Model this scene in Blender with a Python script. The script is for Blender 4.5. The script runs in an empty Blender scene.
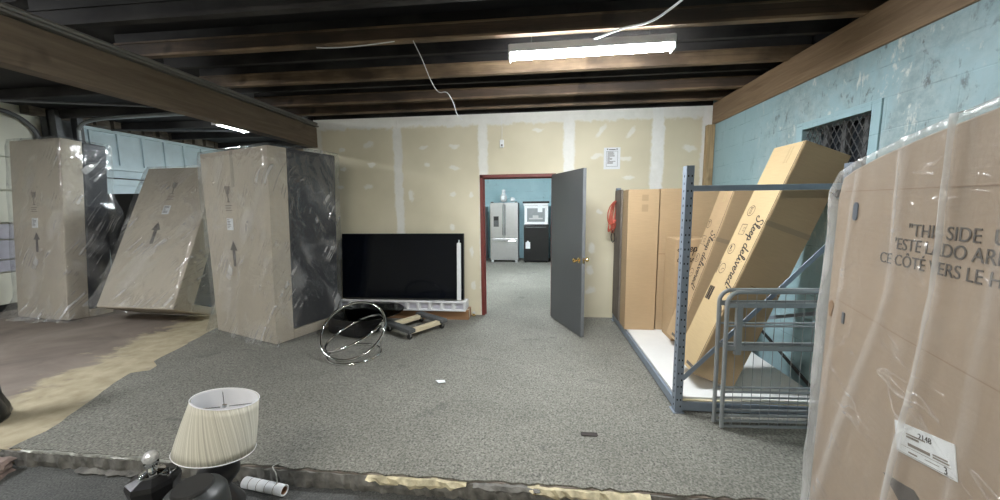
import bpy, bmesh, math, random
from mathutils import Vector, Matrix, Euler, noise
R = math.radians
C = bpy.context.scene.collection
scene = bpy.context.scene

# ------------------------------------------------------------------ camera, world, lights, exposure
cd = bpy.data.cameras.new('camera'); cam = bpy.data.objects.new('camera', cd); C.objects.link(cam)
cd.sensor_width = 36.0; cd.lens = 36.0 * 358.0 / 1000.0; cd.clip_start = 0.05; cd.clip_end = 60
cam.matrix_world = Matrix(((0.99472577, -0.00217793, 0.10254708, 0), (0.10208837, 0.1178155, -0.987774, 0),
                           (-0.00993033, 0.99303311, 0.11741646, 1.57), (0, 0, 0, 1)))
scene.camera = cam
w = bpy.data.worlds.new('world'); scene.world = w; w.use_nodes = True
w.node_tree.nodes['Background'].inputs[0].default_value = (0.55, 0.62, 0.70, 1)
w.node_tree.nodes['Background'].inputs[1].default_value = 0.08
vs = scene.view_settings
vs.view_transform = 'Standard'; vs.look = 'None'; vs.gamma = 1.0; vs.use_curve_mapping = False
vs.exposure = 1.3
scene.cycles.use_denoising = True
scene.cycles.max_bounces = 8
scene.cycles.transparent_max_bounces = 16
scene.cycles.sample_clamp_indirect = 4.0
LAMP = 70.0          # strength of the fluorescent tubes' diffusers
CB, CM, CF = 1.05, 1.0, 3.2

# ------------------------------------------------------------------ material helpers
class NT:
    def __init__(s, name):
        s.m = bpy.data.materials.new(name); s.m.use_nodes = True
        s.t = s.m.node_tree; s.n = s.t.nodes; s.l = s.t.links
        s.b = s.n['Principled BSDF']; s.out = s.n['Material Output']
    def node(s, typ, **kw):
        n = s.n.new(typ)
        for k, v in kw.items(): setattr(n, k, v)
        return n
    def lk(s, a, b): s.l.new(a, b)
    def coord(s, kind='Object', scale=(1, 1, 1), rot=(0, 0, 0)):
        tc = s.node('ShaderNodeTexCoord'); mp = s.node('ShaderNodeMapping', vector_type='TEXTURE'); scale = tuple(1 / k for k in scale)
        mp.inputs['Scale'].default_value = scale; mp.inputs['Rotation'].default_value = rot
        s.lk(tc.outputs[kind], mp.inputs[0]); return mp.outputs[0]
    def noise(s, vec, scale, detail=3, rough=.55, dist=0):
        n = s.node('ShaderNodeTexNoise'); n.inputs['Scale'].default_value = scale
        n.inputs['Detail'].default_value = detail; n.inputs['Roughness'].default_value = rough
        n.inputs['Distortion'].default_value = dist
        if vec is not None: s.lk(vec, n.inputs['Vector'])
        return n.outputs['Fac']
    def ramp(s, fac, stops):
        r = s.node('ShaderNodeValToRGB'); e = r.color_ramp.elements
        while len(e) < len(stops): e.new(.5)
        for i, (p, c) in enumerate(stops):
            e[i].position = p; e[i].color = (c[0], c[1], c[2], 1) if len(c) == 3 else c
        s.lk(fac, r.inputs[0]); return r.outputs[0]
    def mix(s, fac, a, b, mode='MIX'):
        n = s.node('ShaderNodeMix', data_type='RGBA', blend_type=mode)
        for sock, v in ((n.inputs[0], fac), (n.inputs[6], a), (n.inputs[7], b)):
            if isinstance(v, (int, float)): sock.default_value = v
            elif isinstance(v, tuple): sock.default_value = (v[0], v[1], v[2], 1)
            else: s.lk(v, sock)
        return n.outputs[2]
    def math(s, op, a, b=None, c=None, clamp=False):
        n = s.node('ShaderNodeMath', operation=op, use_clamp=clamp)
        for i, v in enumerate((a, b, c)):
            if v is None: continue
            if isinstance(v, (int, float)): n.inputs[i].default_value = v
            else: s.lk(v, n.inputs[i])
        return n.outputs[0]
    def bump(s, h, strength=.3, dist=.01):
        n = s.node('ShaderNodeBump'); n.inputs['Strength'].default_value = strength
        n.inputs['Distance'].default_value = dist; s.lk(h, n.inputs['Height'])
        s.lk(n.outputs[0], s.b.inputs['Normal']); return n.outputs[0]
    def set(s, **kw):
        for k, v in kw.items():
            i = s.b.inputs[k.replace('_', ' ')]
            if isinstance(v, tuple): i.default_value = (*v, 1)[:4]
            elif isinstance(v, (int, float)): i.default_value = v
            else: s.lk(v, i)
        return s.m
    def smooth(s, v, a, b):      # 1 at a falling to 0 at b
        n = s.node('ShaderNodeMapRange', interpolation_type='SMOOTHSTEP')
        n.inputs[1].default_value = a; n.inputs[2].default_value = b
        n.inputs[3].default_value = 1; n.inputs[4].default_value = 0
        s.lk(v, n.inputs[0]); return n.outputs[0]

def plain(name, col, rough=.6, metal=0, var=.08, scale=12, bump=0):
    m = NT(name); v = m.coord()
    n = m.noise(v, scale, 4)
    lo = tuple(c * (1 - var) for c in col); hi = tuple(min(1, c * (1 + var)) for c in col)
    c = m.ramp(n, [(.3, lo), (.7, hi)])
    if bump: m.bump(n, bump, .005)
    return m.set(Base_Color=c, Roughness=rough, Metallic=metal)

def emit(name, col, s):
    m = NT(name); m.set(Base_Color=(.9, .9, .9), Emission_Color=col, Emission_Strength=s); return m.m

def cardboard(name, col, rough=.75):
    m = NT(name); v = m.coord()
    n1 = m.noise(v, 1.7, 3); v2 = m.coord(scale=(1, 1, 14)); n2 = m.noise(v2, 9, 4)
    c = m.mix(n1, tuple(x * .84 for x in col), tuple(x * 1.1 for x in col))
    c = m.mix(m.ramp(n2, [(.35, (0, 0, 0)), (.75, (.35, .35, .35))]), c, tuple(x * .72 for x in col))
    m.bump(n2, .12, .004)
    return m.set(Base_Color=c, Roughness=rough)

def wood(name, a, b, axis='X', rough=.7, grime=None):
    m = NT(name); sc = {'X': (1, 14, 14), 'Y': (14, 1, 14), 'Z': (14, 14, 1)}[axis]
    v = m.coord(scale=sc); n = m.noise(v, 1.6, 6, .6, 1.2)
    c = m.ramp(n, [(.3, a), (.7, b)])
    k = m.noise(m.coord(), 3.1, 2)
    c = m.mix(m.ramp(k, [(.66, (0, 0, 0)), (.74, (.7, .7, .7))]), c, tuple(x * .45 for x in a))
    kv = m.node('ShaderNodeTexVoronoi'); kv.inputs['Scale'].default_value = 1.9; m.lk(m.coord(), kv.inputs['Vector'])
    c = m.mix(m.smooth(kv.outputs['Distance'], .035, .07), c, tuple(x * .3 for x in a))
    if grime:
        g = m.noise(m.coord(scale=(.6, 1, 1)), 2.3, 5)
        c = m.mix(m.ramp(g, [(.42, (0, 0, 0)), (.62, (.85, .85, .85))]), c, grime)
    m.bump(n, .25, .004)
    return m.set(Base_Color=c, Roughness=rough)

def plastic_film(name, milky=.10, streak=.35, seed=0, rot=(0, R(32), 0)):
    """clear packing film: mostly transparent, a glossy coat with folds, fold highlights painted in as milky white"""
    m = NT(name); n, l = m.n, m.l
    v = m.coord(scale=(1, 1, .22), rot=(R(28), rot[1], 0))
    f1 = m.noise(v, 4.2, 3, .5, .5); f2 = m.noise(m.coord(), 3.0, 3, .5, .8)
    # straight pull folds running diagonally across the film, highlights painted on as white streaks
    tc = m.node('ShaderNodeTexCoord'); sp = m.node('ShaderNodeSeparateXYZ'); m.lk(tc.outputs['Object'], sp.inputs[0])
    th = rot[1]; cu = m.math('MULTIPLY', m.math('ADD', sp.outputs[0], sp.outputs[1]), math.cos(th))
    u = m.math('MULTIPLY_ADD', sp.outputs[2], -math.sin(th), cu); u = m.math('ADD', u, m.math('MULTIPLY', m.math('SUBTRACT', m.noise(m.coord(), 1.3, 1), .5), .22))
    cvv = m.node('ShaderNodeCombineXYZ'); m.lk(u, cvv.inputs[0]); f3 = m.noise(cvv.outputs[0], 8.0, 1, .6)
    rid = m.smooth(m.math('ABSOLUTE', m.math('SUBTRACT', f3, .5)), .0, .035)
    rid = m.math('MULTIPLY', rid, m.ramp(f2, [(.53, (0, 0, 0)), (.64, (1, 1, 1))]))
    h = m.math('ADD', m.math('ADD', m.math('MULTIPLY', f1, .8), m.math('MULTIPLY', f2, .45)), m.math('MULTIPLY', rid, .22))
    bn = n.new('ShaderNodeBump'); bn.inputs['Strength'].default_value = 1.0; bn.inputs['Distance'].default_value = .06
    l.new(h, bn.inputs['Height'])
    tr = n.new('ShaderNodeBsdfTransparent'); tr.inputs[0].default_value = (.96, .97, .97, 1)
    gl = n.new('ShaderNodeBsdfGlossy'); gl.inputs['Roughness'].default_value = .10; l.new(bn.outputs[0], gl.inputs['Normal'])
    df = n.new('ShaderNodeBsdfDiffuse'); df.inputs[0].default_value = (.8, .8, .79, 1); l.new(bn.outputs[0], df.inputs['Normal'])
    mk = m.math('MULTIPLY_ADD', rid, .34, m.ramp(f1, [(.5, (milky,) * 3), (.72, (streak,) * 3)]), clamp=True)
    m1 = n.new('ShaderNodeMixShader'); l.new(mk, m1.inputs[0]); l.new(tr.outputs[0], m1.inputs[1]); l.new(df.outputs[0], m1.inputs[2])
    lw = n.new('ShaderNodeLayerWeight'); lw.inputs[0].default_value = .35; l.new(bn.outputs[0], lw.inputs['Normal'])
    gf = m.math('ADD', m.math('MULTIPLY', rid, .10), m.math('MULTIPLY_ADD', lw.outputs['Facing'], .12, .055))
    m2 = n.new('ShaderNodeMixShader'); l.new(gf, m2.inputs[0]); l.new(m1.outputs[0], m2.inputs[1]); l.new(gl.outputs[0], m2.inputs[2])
    l.new(m2.outputs[0], m.out.inputs[0])
    return m.m

# ------------------------------------------------------------------ mesh helpers
class G:
    """collects shapes into one mesh"""
    def __init__(s): s.bm = bmesh.new()
    def box(s, lo, hi, M=None, bev=0):
        t = bmesh.new(); bmesh.ops.create_cube(t, size=1)
        c = [(a + b) / 2 for a, b in zip(lo, hi)]; d = [abs(b - a) for a, b in zip(lo, hi)]
        for v in t.verts: v.co = Vector((v.co.x * d[0] + c[0], v.co.y * d[1] + c[1], v.co.z * d[2] + c[2]))
        if bev: bmesh.ops.bevel(t, geom=t.edges[:], offset=bev, segments=2, affect='EDGES', profile=.5)
        return s._add(t, M)
    def _add(s, t, M=None):
        if M is not None: bmesh.ops.transform(t, matrix=M, verts=t.verts)
        me = bpy.data.meshes.new('tmp'); t.to_mesh(me); t.free(); s.bm.from_mesh(me); bpy.data.meshes.remove(me)
        return s
    def prism(s, poly, d0, d1, M=None, bev=0):
        """poly in (x, z), extruded along y from d0 to d1"""
        t = bmesh.new(); a = [t.verts.new((p[0], d0, p[1])) for p in poly]; b = [t.verts.new((p[0], d1, p[1])) for p in poly]
        t.faces.new(a); t.faces.new(b[::-1]); n = len(poly)
        for i in range(n): t.faces.new((a[i], b[i], b[(i + 1) % n], a[(i + 1) % n]))
        bmesh.ops.recalc_face_normals(t, faces=t.faces[:])
        if bev: bmesh.ops.bevel(t, geom=t.edges[:], offset=bev, segments=2, affect='EDGES', profile=.5)
        return s._add(t, M)
    def tube(s, pts, r, seg=8, closed=False, cap=True, M=None):
        t = bmesh.new(); P = [Vector(p) for p in pts]; n = len(P); rings = []
        rr = r if isinstance(r, (list, tuple)) else [r] * n
        up = None
        for i in range(n):
            a = P[(i - 1) % n] if (closed or i > 0) else P[i]; b = P[(i + 1) % n] if (closed or i < n - 1) else P[i]
            d = (b - a).normalized()
            if up is None:
                up = Vector((0, 0, 1)) if abs(d.z) < .9 else Vector((1, 0, 0))
            u = d.cross(up); 
            if u.length < 1e-5: u = d.orthogonal()
            u.normalize(); vv = u.cross(d).normalized(); up = vv
            rings.append([t.verts.new(P[i] + (u * math.cos(2 * math.pi * k / seg) + vv * math.sin(2 * math.pi * k / seg)) * rr[i]) for k in range(seg)])
        for i in range(n if closed else n - 1):
            A, B = rings[i], rings[(i + 1) % n]
            for k in range(seg): t.faces.new((A[k], A[(k + 1) % seg], B[(k + 1) % seg], B[k]))
        if not closed and cap: t.faces.new(rings[0][::-1]); t.faces.new(rings[-1])
        bmesh.ops.recalc_face_normals(t, faces=t.faces[:])
        return s._add(t, M)
    def lathe(s, prof, seg=32, M=None, capb=True, capt=True, wob=None):
        t = bmesh.new(); rings = []
        for r, z in prof:
            rings.append([t.verts.new(((r + (wob(k / seg, z) if wob else 0)) * math.cos(2 * math.pi * k / seg),
                                       (r + (wob(k / seg, z) if wob else 0)) * math.sin(2 * math.pi * k / seg), z)) for k in range(seg)])
        for A, B in zip(rings, rings[1:]):
            for k in range(seg): t.faces.new((A[k], A[(k + 1) % seg], B[(k + 1) % seg], B[k]))
        if capb: t.faces.new(rings[0][::-1])
        if capt: t.faces.new(rings[-1])
        return s._add(t, M)
    def face(s, pts):
        s.bm.faces.new([s.bm.verts.new(p) for p in pts]); return s
    def obj(s, name, mat, parent=None, smooth=False, M=None):
        if M is not None: bmesh.ops.transform(s.bm, matrix=M, verts=s.bm.verts)
        me = bpy.data.meshes.new(name); s.bm.to_mesh(me); s.bm.free()
        if mat: me.materials.append(mat)
        if smooth:
            me.shade_smooth()
            if smooth != 'all': me.set_sharp_from_angle(angle=R(40))
        o = bpy.data.objects.new(name, me); C.objects.link(o)
        if parent: o.parent = parent
        return o

def tag(o, label, cat, group=None, kind=None):
    if label: o['label'] = label
    if cat: o['category'] = cat
    if group: o['group'] = group
    if kind: o['kind'] = kind
    return o
def thing(name, label, cat, loc=(0, 0, 0), rot=(0, 0, 0), group=None):
    o = bpy.data.objects.new(name, None); C.objects.link(o); o.location = loc; o.rotation_euler = rot
    o.empty_display_size = .1
    return tag(o, label, cat, group)
def struct(o): o['kind'] = 'structure'; return o
def text(name, s, size, mat, parent, M, sx=1.0, align='LEFT', ext=.0006):
    c = bpy.data.curves.new(name, 'FONT'); c.body = s; c.size = size; c.extrude = ext; c.align_x = align
    c.materials.append(mat); f = bpy.data.objects.new(name, c); C.objects.link(f)
    me = bpy.data.meshes.new_from_object(f.evaluated_get(bpy.context.evaluated_depsgraph_get())); bpy.data.objects.remove(f)
    o = bpy.data.objects.new(name, me); C.objects.link(o); o.parent = parent
    o.matrix_local = M @ Matrix.Diagonal((sx, 1, 1, 1)); return o
def frame(o, x, y, z):
    """matrix from origin and three axes"""
    x, y, z = Vector(x), Vector(y), Vector(z)
    return Matrix(((x.x, y.x, z.x, o[0]), (x.y, y.y, z.y, o[1]), (x.z, y.z, z.z, o[2]), (0, 0, 0, 1)))
def spline(pts, n=6):
    P = [Vector(p) for p in pts]; P = [P[0] * 2 - P[1]] + P + [P[-1] * 2 - P[-2]]; out = []
    for i in range(1, len(P) - 2):
        for k in range(n):
            t = k / n; a, b, c, d = P[i - 1:i + 3]
            out.append(.5 * ((2 * b) + (c - a) * t + (2 * a - 5 * b + 4 * c - d) * t * t + (3 * b - a - 3 * c + d) * t ** 3))
    out.append(P[-2]); return out
def ribbon(g, pts, w, th=.0008, M=None):
    """flat inked stroke in the xy plane"""
    P = [Vector((p[0], p[1], 0)) for p in pts]; t = bmesh.new(); L = []; Rr = []
    for i, p in enumerate(P):
        d = (P[min(i + 1, len(P) - 1)] - P[max(i - 1, 0)])
        if d.length < 1e-9: d = Vector((1, 0, 0))
        d.normalize(); nn = Vector((-d.y, d.x, 0)) * w / 2
        L.append(t.verts.new(p + nn + Vector((0, 0, th)))); Rr.append(t.verts.new(p - nn + Vector((0, 0, th))))
    for i in range(len(P) - 1): t.faces.new((L[i], Rr[i], Rr[i + 1], L[i + 1]))
    g._add(t, M)

# ------------------------------------------------------------------ materials
M = {}
def mk_carpet():
    m = NT('grey carpet'); v = m.coord()
    f = m.noise(v, 75, 2, .7); f2 = m.noise(v, 26, 3, .7); g = m.noise(v, .9, 5, .6, .4); st = m.noise(m.coord(scale=(1, 2.2, 1)), 1.7, 5, .6, 1.0)
    c = m.ramp(f, [(.33, (.070, .070, .062)), (.68, (.33, .325, .285))])
    c = m.mix(m.ramp(f2, [(.35, (.0, .0, .0)), (.7, (.6, .6, .6))]), c, (.20, .197, .168))
    c = m.mix(1.0, c, m.ramp(g, [(.3, (.80, .80, .79)), (.7, (1.1, 1.1, 1.1))]), 'MULTIPLY')
    c = m.mix(m.ramp(st, [(.62, (0, 0, 0)), (.70, (.45, .45, .45))]), c, (.07, .07, .068))
    m.bump(f, .7, .006)
    M['carpet'] = m.set(Base_Color=c, Roughness=.95)
mk_carpet()
def mk_lower():
    m = NT('worn dark carpet'); v = m.coord(); f = m.noise(v, 90, 2, .7); g = m.noise(v, 2.2, 5, .6, .5)
    c = m.ramp(f, [(.3, (.04, .043, .043)), (.7, (.13, .133, .13))])
    c = m.mix(1.0, c, m.ramp(g, [(.3, (.7, .7, .7)), (.7, (1.35, 1.33, 1.28))]), 'MULTIPLY')
    m.bump(f, .6, .005); M['lower'] = m.set(Base_Color=c, Roughness=.92)
mk_lower()
def mk_concrete():
    m = NT('stained concrete'); v = m.coord()
    g = m.noise(v, 1.4, 6, .6, .6)
    c = m.ramp(g, [(.32, (.15, .122, .103)), (.5, (.225, .187, .158)), (.7, (.30, .255, .215))])
    # yellow glue left along the carpet's edge: distance from the line (-3.3,1.9)-(-4.4,4.6)
    tc = m.node('ShaderNodeTexCoord'); sp = m.node('ShaderNodeSeparateXYZ'); m.lk(tc.outputs['Object'], sp.inputs[0])
    line = m.math('ADD', m.math('MULTIPLY', sp.outputs[1], .315), m.math('ADD', sp.outputs[0], 2.9))   # ~0 on edge, negative to the left
    ny = m.noise(m.coord(scale=(1, 1.6, 1)), 2.6, 6, .65, .8)
    d = m.math('ADD', line, m.math('MULTIPLY', m.math('SUBTRACT', ny, .5), 1.7))
    k = m.smooth(m.math('ABSOLUTE', m.math('ADD', d, .30)), .28, .62)
    k = m.math('MULTIPLY', k, .72)
    c = m.mix(k, c, m.ramp(m.noise(v, 7, 5), [(.3, (.38, .32, .19)), (.7, (.60, .53, .36))]))
    m.bump(g, .2, .01); M['concrete'] = m.set(Base_Color=c, Roughness=.75)
mk_concrete()
def mk_drywall():
    m = NT('taped drywall'); tc = m.node('ShaderNodeTexCoord'); sp = m.node('ShaderNodeSeparateXYZ'); m.lk(tc.outputs['Object'], sp.inputs[0])
    X, Z = sp.outputs[0], sp.outputs[2]
    v = m.coord(); big = m.noise(v, .8, 4); nz = m.noise(v, 9, 5, .65)
    nd = m.math('MULTIPLY', m.math('SUBTRACT', nz, .5), .10)
    base = m.ramp(big, [(.3, (.62, .57, .415)), (.7, (.78, .72, .55))])
    mask = None
    def add(k, s=1.0):
        nonlocal mask
        if s != 1: k = m.math('MULTIPLY', k, s)
        mask = k if mask is None else m.math('MAXIMUM', mask, k)
    for x, wd, s in ((-1.975, .045, .8), (-.748, .045, .8), (.43, .06, .9), (1.584, .065, 1.0), (2.22, .07, 1.0), (-3.18, .05, .5)):
        d = m.math('ADD', m.math('ABSOLUTE', m.math('SUBTRACT', X, x)), nd); add(m.smooth(d, wd, wd + .035), s)
    d = m.math('ADD', m.math('SUBTRACT', 2.73, Z), m.math('MULTIPLY', nd, 1.6)); add(m.smooth(d, 0.0, .05), .85)
    cv = m.node('ShaderNodeCombineXYZ'); m.lk(X, cv.inputs[0]); m.lk(Z, cv.inputs[1])
    dn = m.node('ShaderNodeTexNoise'); dn.inputs['Scale'].default_value = 12; dn.inputs['Detail'].default_value = 5
    m.lk(cv.outputs[0], dn.inputs['Vector'])
    va = m.node('ShaderNodeVectorMath', operation='MULTIPLY_ADD'); m.lk(dn.outputs['Color'], va.inputs[0])
    va.inputs[1].default_value = (.09, .09, 0); m.lk(cv.outputs[0], va.inputs[2])
    spots = [(-2.81, 2.42, .05, .03, 0), (-2.40, 2.48, .08, .045, .4), (-2.37, 2.20, .06, .035, 0), (-2.81, 2.15, .05, .03, 0),
             (-1.59, 2.43, .075, .028, .1), (-1.16, 2.43, .075, .035, 0), (-1.55, 2.18, .03, .04, .8), (-1.16, 2.13, .08, .035, 0),
             (-2.87, 1.88, .06, .03, 0), (-2.43, 1.89, .07, .03, 0), (-1.19, 1.77, .05, .03, 0), (0.02, 2.61, .07, .03, 0),
             (.85, 2.57, .11, .035, .9), (1.23, 2.54, .08, .03, .9), (.80, 2.25, .08, .03, .1), (1.17, 2.21, .08, .03, 0),
             (1.22, 1.95, .09, .03, 0), (1.99, 2.32, .09, .04, -.2), (1.96, 2.0, .06, .04, 0), (.76, 1.0, .05, .08, 0),
             (.74, .69, .05, .08, .3), (.75, .40, .08, .05, .5), (-1.21, 1.29, .04, .05, 0), (-1.2, .95, .03, .04, 0), (.85, 1.5, .05, .03, 0),
             (-.93, 1.75, .04, .05, 0), (-.93, .95, .03, .08, 0), (-.92, .45, .04, .06, 0), (-1.8, 1.75, .04, .09, 0), (-2.0, 1.6, .05, .12, 0)]
    for (x, z, rx, rz, a) in spots:
        mp = m.node('ShaderNodeMapping', vector_type='TEXTURE'); mp.inputs['Location'].default_value = (x + .045, z + .045, 0)
        mp.inputs['Rotation'].default_value = (0, 0, a); mp.inputs['Scale'].default_value = (rx, rz, 1)
        m.lk(va.outputs[0], mp.inputs[0]); ln = m.node('ShaderNodeVectorMath', operation='LENGTH'); m.lk(mp.outputs[0], ln.inputs[0])
        add(m.smooth(ln.outputs['Value'], .6, 1.25), .62)
    c = m.mix(mask, base, m.ramp(nz, [(.3, (.80, .80, .76)), (.7, (.89, .89, .86))]))
    # faint brown scuffs
    sc = m.noise(m.coord(scale=(1, 1, .5)), 3.3, 6, .7, .5)
    c = m.mix(m.ramp(sc, [(.68, (0, 0, 0)), (.78, (.3, .3, .3))]), c, (.30, .25, .16))
    m.bump(mask, .15, .003); M['drywall'] = m.set(Base_Color=c, Roughness=.85)
mk_drywall()
def mk_block(name, a, b, axis, grime=.0, off=(0, 0, 0)):
    """painted concrete block; axis = the horizontal axis along the wall"""
    m = NT(name); tc = m.node('ShaderNodeTexCoord'); sp = m.node('ShaderNodeSeparateXYZ'); m.lk(tc.outputs['Object'], sp.inputs[0])
    cv = m.node('ShaderNodeCombineXYZ'); m.lk(sp.outputs[0 if axis == 'X' else 1], cv.inputs[0]); m.lk(sp.outputs[2], cv.inputs[1])
    br = m.node('ShaderNodeTexBrick'); m.lk(cv.outputs[0], br.inputs[0]); br.inputs['Scale'].default_value = 1.0
    br.inputs['Brick Width'].default_value = .41; br.inputs['Row Height'].default_value = .205
    br.inputs['Mortar Size'].default_value = .005; br.inputs['Mortar Smooth'].default_value = .6
    br.inputs['Color1'].default_value = (1, 1, 1, 1); br.inputs['Color2'].default_value = (1, 1, 1, 1); br.inputs['Mortar'].default_value = (0, 0, 0, 1)
    v = m.coord(); n = m.noise(v, 1.3, 5, .6, .3); n2 = m.noise(v, 14, 5, .7)
    c = m.ramp(n, [(.3, a), (.7, b)])
    br_break = m.math('MULTIPLY', m.math('SUBTRACT', 1, br.outputs['Color']), m.ramp(m.noise(v, 4.5, 5, .7), [(.48, (0, 0, 0)), (.66, (.75, .75, .75))]))
    c = m.mix(br_break, c, tuple(x * .38 for x in a))
    if grime:
        g = m.noise(m.coord(scale=(1, 1.2, .75)), 2.1, 7, .68, .5)
        # worn around the vent window near y=3.1, z=2.2
        vm = m.node('ShaderNodeVectorMath', operation='DISTANCE'); m.lk(tc.outputs['Object'], vm.inputs[0]); vm.inputs[1].default_value = (2.26, 2.95, 2.25)
        near = m.smooth(vm.outputs['Value'], .40, 1.45)
        gg = m.math('MULTIPLY', m.ramp(g, [(.36, (0, 0, 0)), (.52, (1, 1, 1))]), near)
        c = m.mix(m.math('MULTIPLY', gg, .6 * grime), c, m.ramp(n2, [(.35, (.19, .245, .25)), (.65, (.40, .46, .45))]))
        dk = m.noise(m.coord(scale=(1, 1.6, .8)), 6.5, 5, .7, .3)
        c = m.mix(m.math('MULTIPLY', m.ramp(dk, [(.58, (0, 0, 0)), (.66, (.85, .85, .85))]), m.math('ADD', m.math('MULTIPLY', near, .8), .12)), c, (.09, .10, .10))
        c = m.mix(m.math('MULTIPLY', m.ramp(dk, [(.34, (.8, .8, .8)), (.41, (0, 0, 0))]), near), c, (.66, .68, .62))
    else:
        dk = m.noise(v, 5.5, 5, .7, .3)
        c = m.mix(m.ramp(dk, [(.64, (0, 0, 0)), (.72, (.5, .5, .5))]), c, tuple(x * .35 for x in a))
    hh = m.math('ADD', m.math('MULTIPLY', br.outputs['Color'], .6), m.math('MULTIPLY', n2, .35))
    m.bump(hh, .3, .01)
    return m.set(Base_Color=c, Roughness=.6)
M['block'] = mk_block('pale blue painted block', (.29, .445, .49), (.36, .52, .565), 'Y', 1.0)
M['block_far'] = mk_block('blue painted block of the far room', (.38, .60, .67), (.52, .74, .80), 'X')
M['panel_blue'] = plain('pale blue painted boards', (.62, .74, .80), .6, var=.08, scale=3)
M['cream'] = plain('cream painted steel', (.72, .71, .60), .55, var=.05, scale=2)
M['lilac'] = plain('pale lilac panel', (.50, .49, .55), .5)
M['deck'] = wood('near black roof boards', (.003, .003, .004), (.009, .0085, .010), 'X', .8)  # one near-black tone over all ceiling boards
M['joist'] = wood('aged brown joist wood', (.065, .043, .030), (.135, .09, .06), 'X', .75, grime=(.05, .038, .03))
M['joist_dark'] = wood('shade dark joist wood', (.006, .005, .006), (.016, .013, .012), 'X', .8, grime=(.045, .042, .04))  # dark copy of the joist wood, ceiling shade painted into its colour
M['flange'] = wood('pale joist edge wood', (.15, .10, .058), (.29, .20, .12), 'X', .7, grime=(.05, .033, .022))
M['beam'] = wood('brown beam wood', (.20, .130, .075), (.31, .215, .13), 'Y', .65)
M['stud'] = wood('yellow stud wood', (.33, .23, .12), (.50, .37, .21), 'Z', .7)
M['ledger'] = wood('dirty ledger wood', (.04, .032, .028), (.12, .095, .07), 'Y', .85, grime=(.22, .19, .15))
M['red'] = plain('brick red door frame paint', (.17, .035, .028), .5, var=.12)
M['door'] = plain('dark grey door paint', (.095, .102, .108), .42, var=.05, scale=2)
M['dooredge'] = plain('grey door edge', (.16, .17, .18), .5)
M['steel'] = plain('blue grey rack steel', (.24, .285, .345), .42, .2, .06)
M['steel2'] = plain('grey painted tube', (.31, .33, .34), .42, .3, .08)
M['black'] = plain('matte black', (.008, .008, .009), .6)
M['hole'] = plain('dark slot', (.004, .004, .005), .9)
M['gap'] = plain('black rubber', (.012, .012, .012), .55)
M['chrome'] = plain('chrome', (.75, .76, .77), .08, 1.0, .02)
M['brass'] = plain('polished brass', (.85, .62, .26), .18, 1.0, .04)
M['white'] = plain('white foam', (.72, .73, .74), .6, var=.03)
M['deckwhite'] = plain('white laminate deck', (.70, .71, .70), .45, var=.04, scale=4)
M['paper'] = plain('white paper', (.78, .80, .82), .7, var=.02)
M['ink'] = plain('black print', (.025, .018, .015), .7)
M['ink2'] = plain('grey print', (.11, .095, .085), .7)
M['ink3'] = plain('faint print', (.22, .185, .155), .75)
M['blueink'] = plain('pale blue print', (.25, .33, .45), .7)
M['card_grey'] = cardboard('greyish carton board', (.52, .455, .365))
M['card_tan'] = cardboard('tan carton board', (.47, .335, .195))
M['card_pale'] = cardboard('pale printed carton board', (.52, .39, .215))
M['card_low'] = cardboard('brown carton board', (.30, .165, .08))
M['card_pink'] = cardboard('pinkish carton board', (.42, .325, .245))
M['navy'] = plain('dark navy steel side', (.018, .021, .028), .35, .2)
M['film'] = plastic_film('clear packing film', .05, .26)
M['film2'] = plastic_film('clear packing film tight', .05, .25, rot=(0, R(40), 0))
M['stain'] = plain('stainless steel', (.55, .55, .56), .33, .7, .04)
M['blackgloss'] = plain('black enamel', (.012, .012, .013), .32)
M['screen'] = plain('black tv glass', (.002, .003, .006), .10); M['screen'].node_tree.nodes['Principled BSDF'].inputs['Specular IOR Level'].default_value = .22
M['orange'] = plain('orange red cord', (.50, .11, .07), .5)
M['ivory'] = plain('pale slat wood', (.66, .58, .40), .6)
M['carpetgrey'] = plain('grey carpet strip', (.085, .09, .09), .95, var=.2, scale=60, bump=.4)
M['ply'] = wood('weathered plywood', (.12, .10, .085), (.24, .205, .17), 'Z', .8)
M['kerb'] = plain('broken pale concrete', (.55, .49, .33), .85, var=.35, scale=18, bump=.8)
M['kerbgrey'] = plain('grey concrete kerb', (.17, .165, .15), .85, var=.5, scale=14, bump=.9)
M['metalstrip'] = plain('worn metal strip', (.42, .42, .38), .45, .6, .4, 30)
M['glassdark'] = plain('dark window glass', (.02, .024, .03), .15)
M['greymetal'] = plain('dull galvanised metal', (.13, .135, .14), .45, .5, .15)
M['crate'] = plain('white enamel', (.80, .81, .82), .35, var=.02)
M['bulb'] = emit('tube diffuser', (.95, .98, 1.0), LAMP * 1.55)
M['bulb_far'] = emit('tube diffuser far', (.90, .97, 1.0), LAMP * 1.3)
M['bulb_back'] = emit('tube diffuser behind', (1.0, .96, .88), LAMP * CB)
M['bulb_room'] = emit('tube diffuser room', (.88, .95, 1.0), LAMP * CM * 1.75)
M['bulb_bay'] = emit('tube diffuser bay', (.95, .97, 1.0), LAMP * CF * .55)
def mk_glass(name, tint, a=.75):
    m = NT(name); n, l = m.n, m.l
    tr = n.new('ShaderNodeBsdfTransparent'); tr.inputs[0].default_value = (*tint, 1)
    gl = n.new('ShaderNodeBsdfGlossy'); gl.inputs['Roughness'].default_value = .05
    nz = m.noise(m.coord(), 3, 2)
    mx = n.new('ShaderNodeMixShader'); l.new(m.math('MULTIPLY_ADD', nz, .04, 1 - a - .02), mx.inputs[0]); l.new(tr.outputs[0], mx.inputs[1]); l.new(gl.outputs[0], mx.inputs[2])
    l.new(mx.outputs[0], m.out.inputs[0]); return m.m
M['smoke'] = mk_glass('smoked glass', (.42, .43, .42), .90)
M['crystal'] = plain('crystal', (.75, .76, .78), .12, .3, .3, 40)
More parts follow.
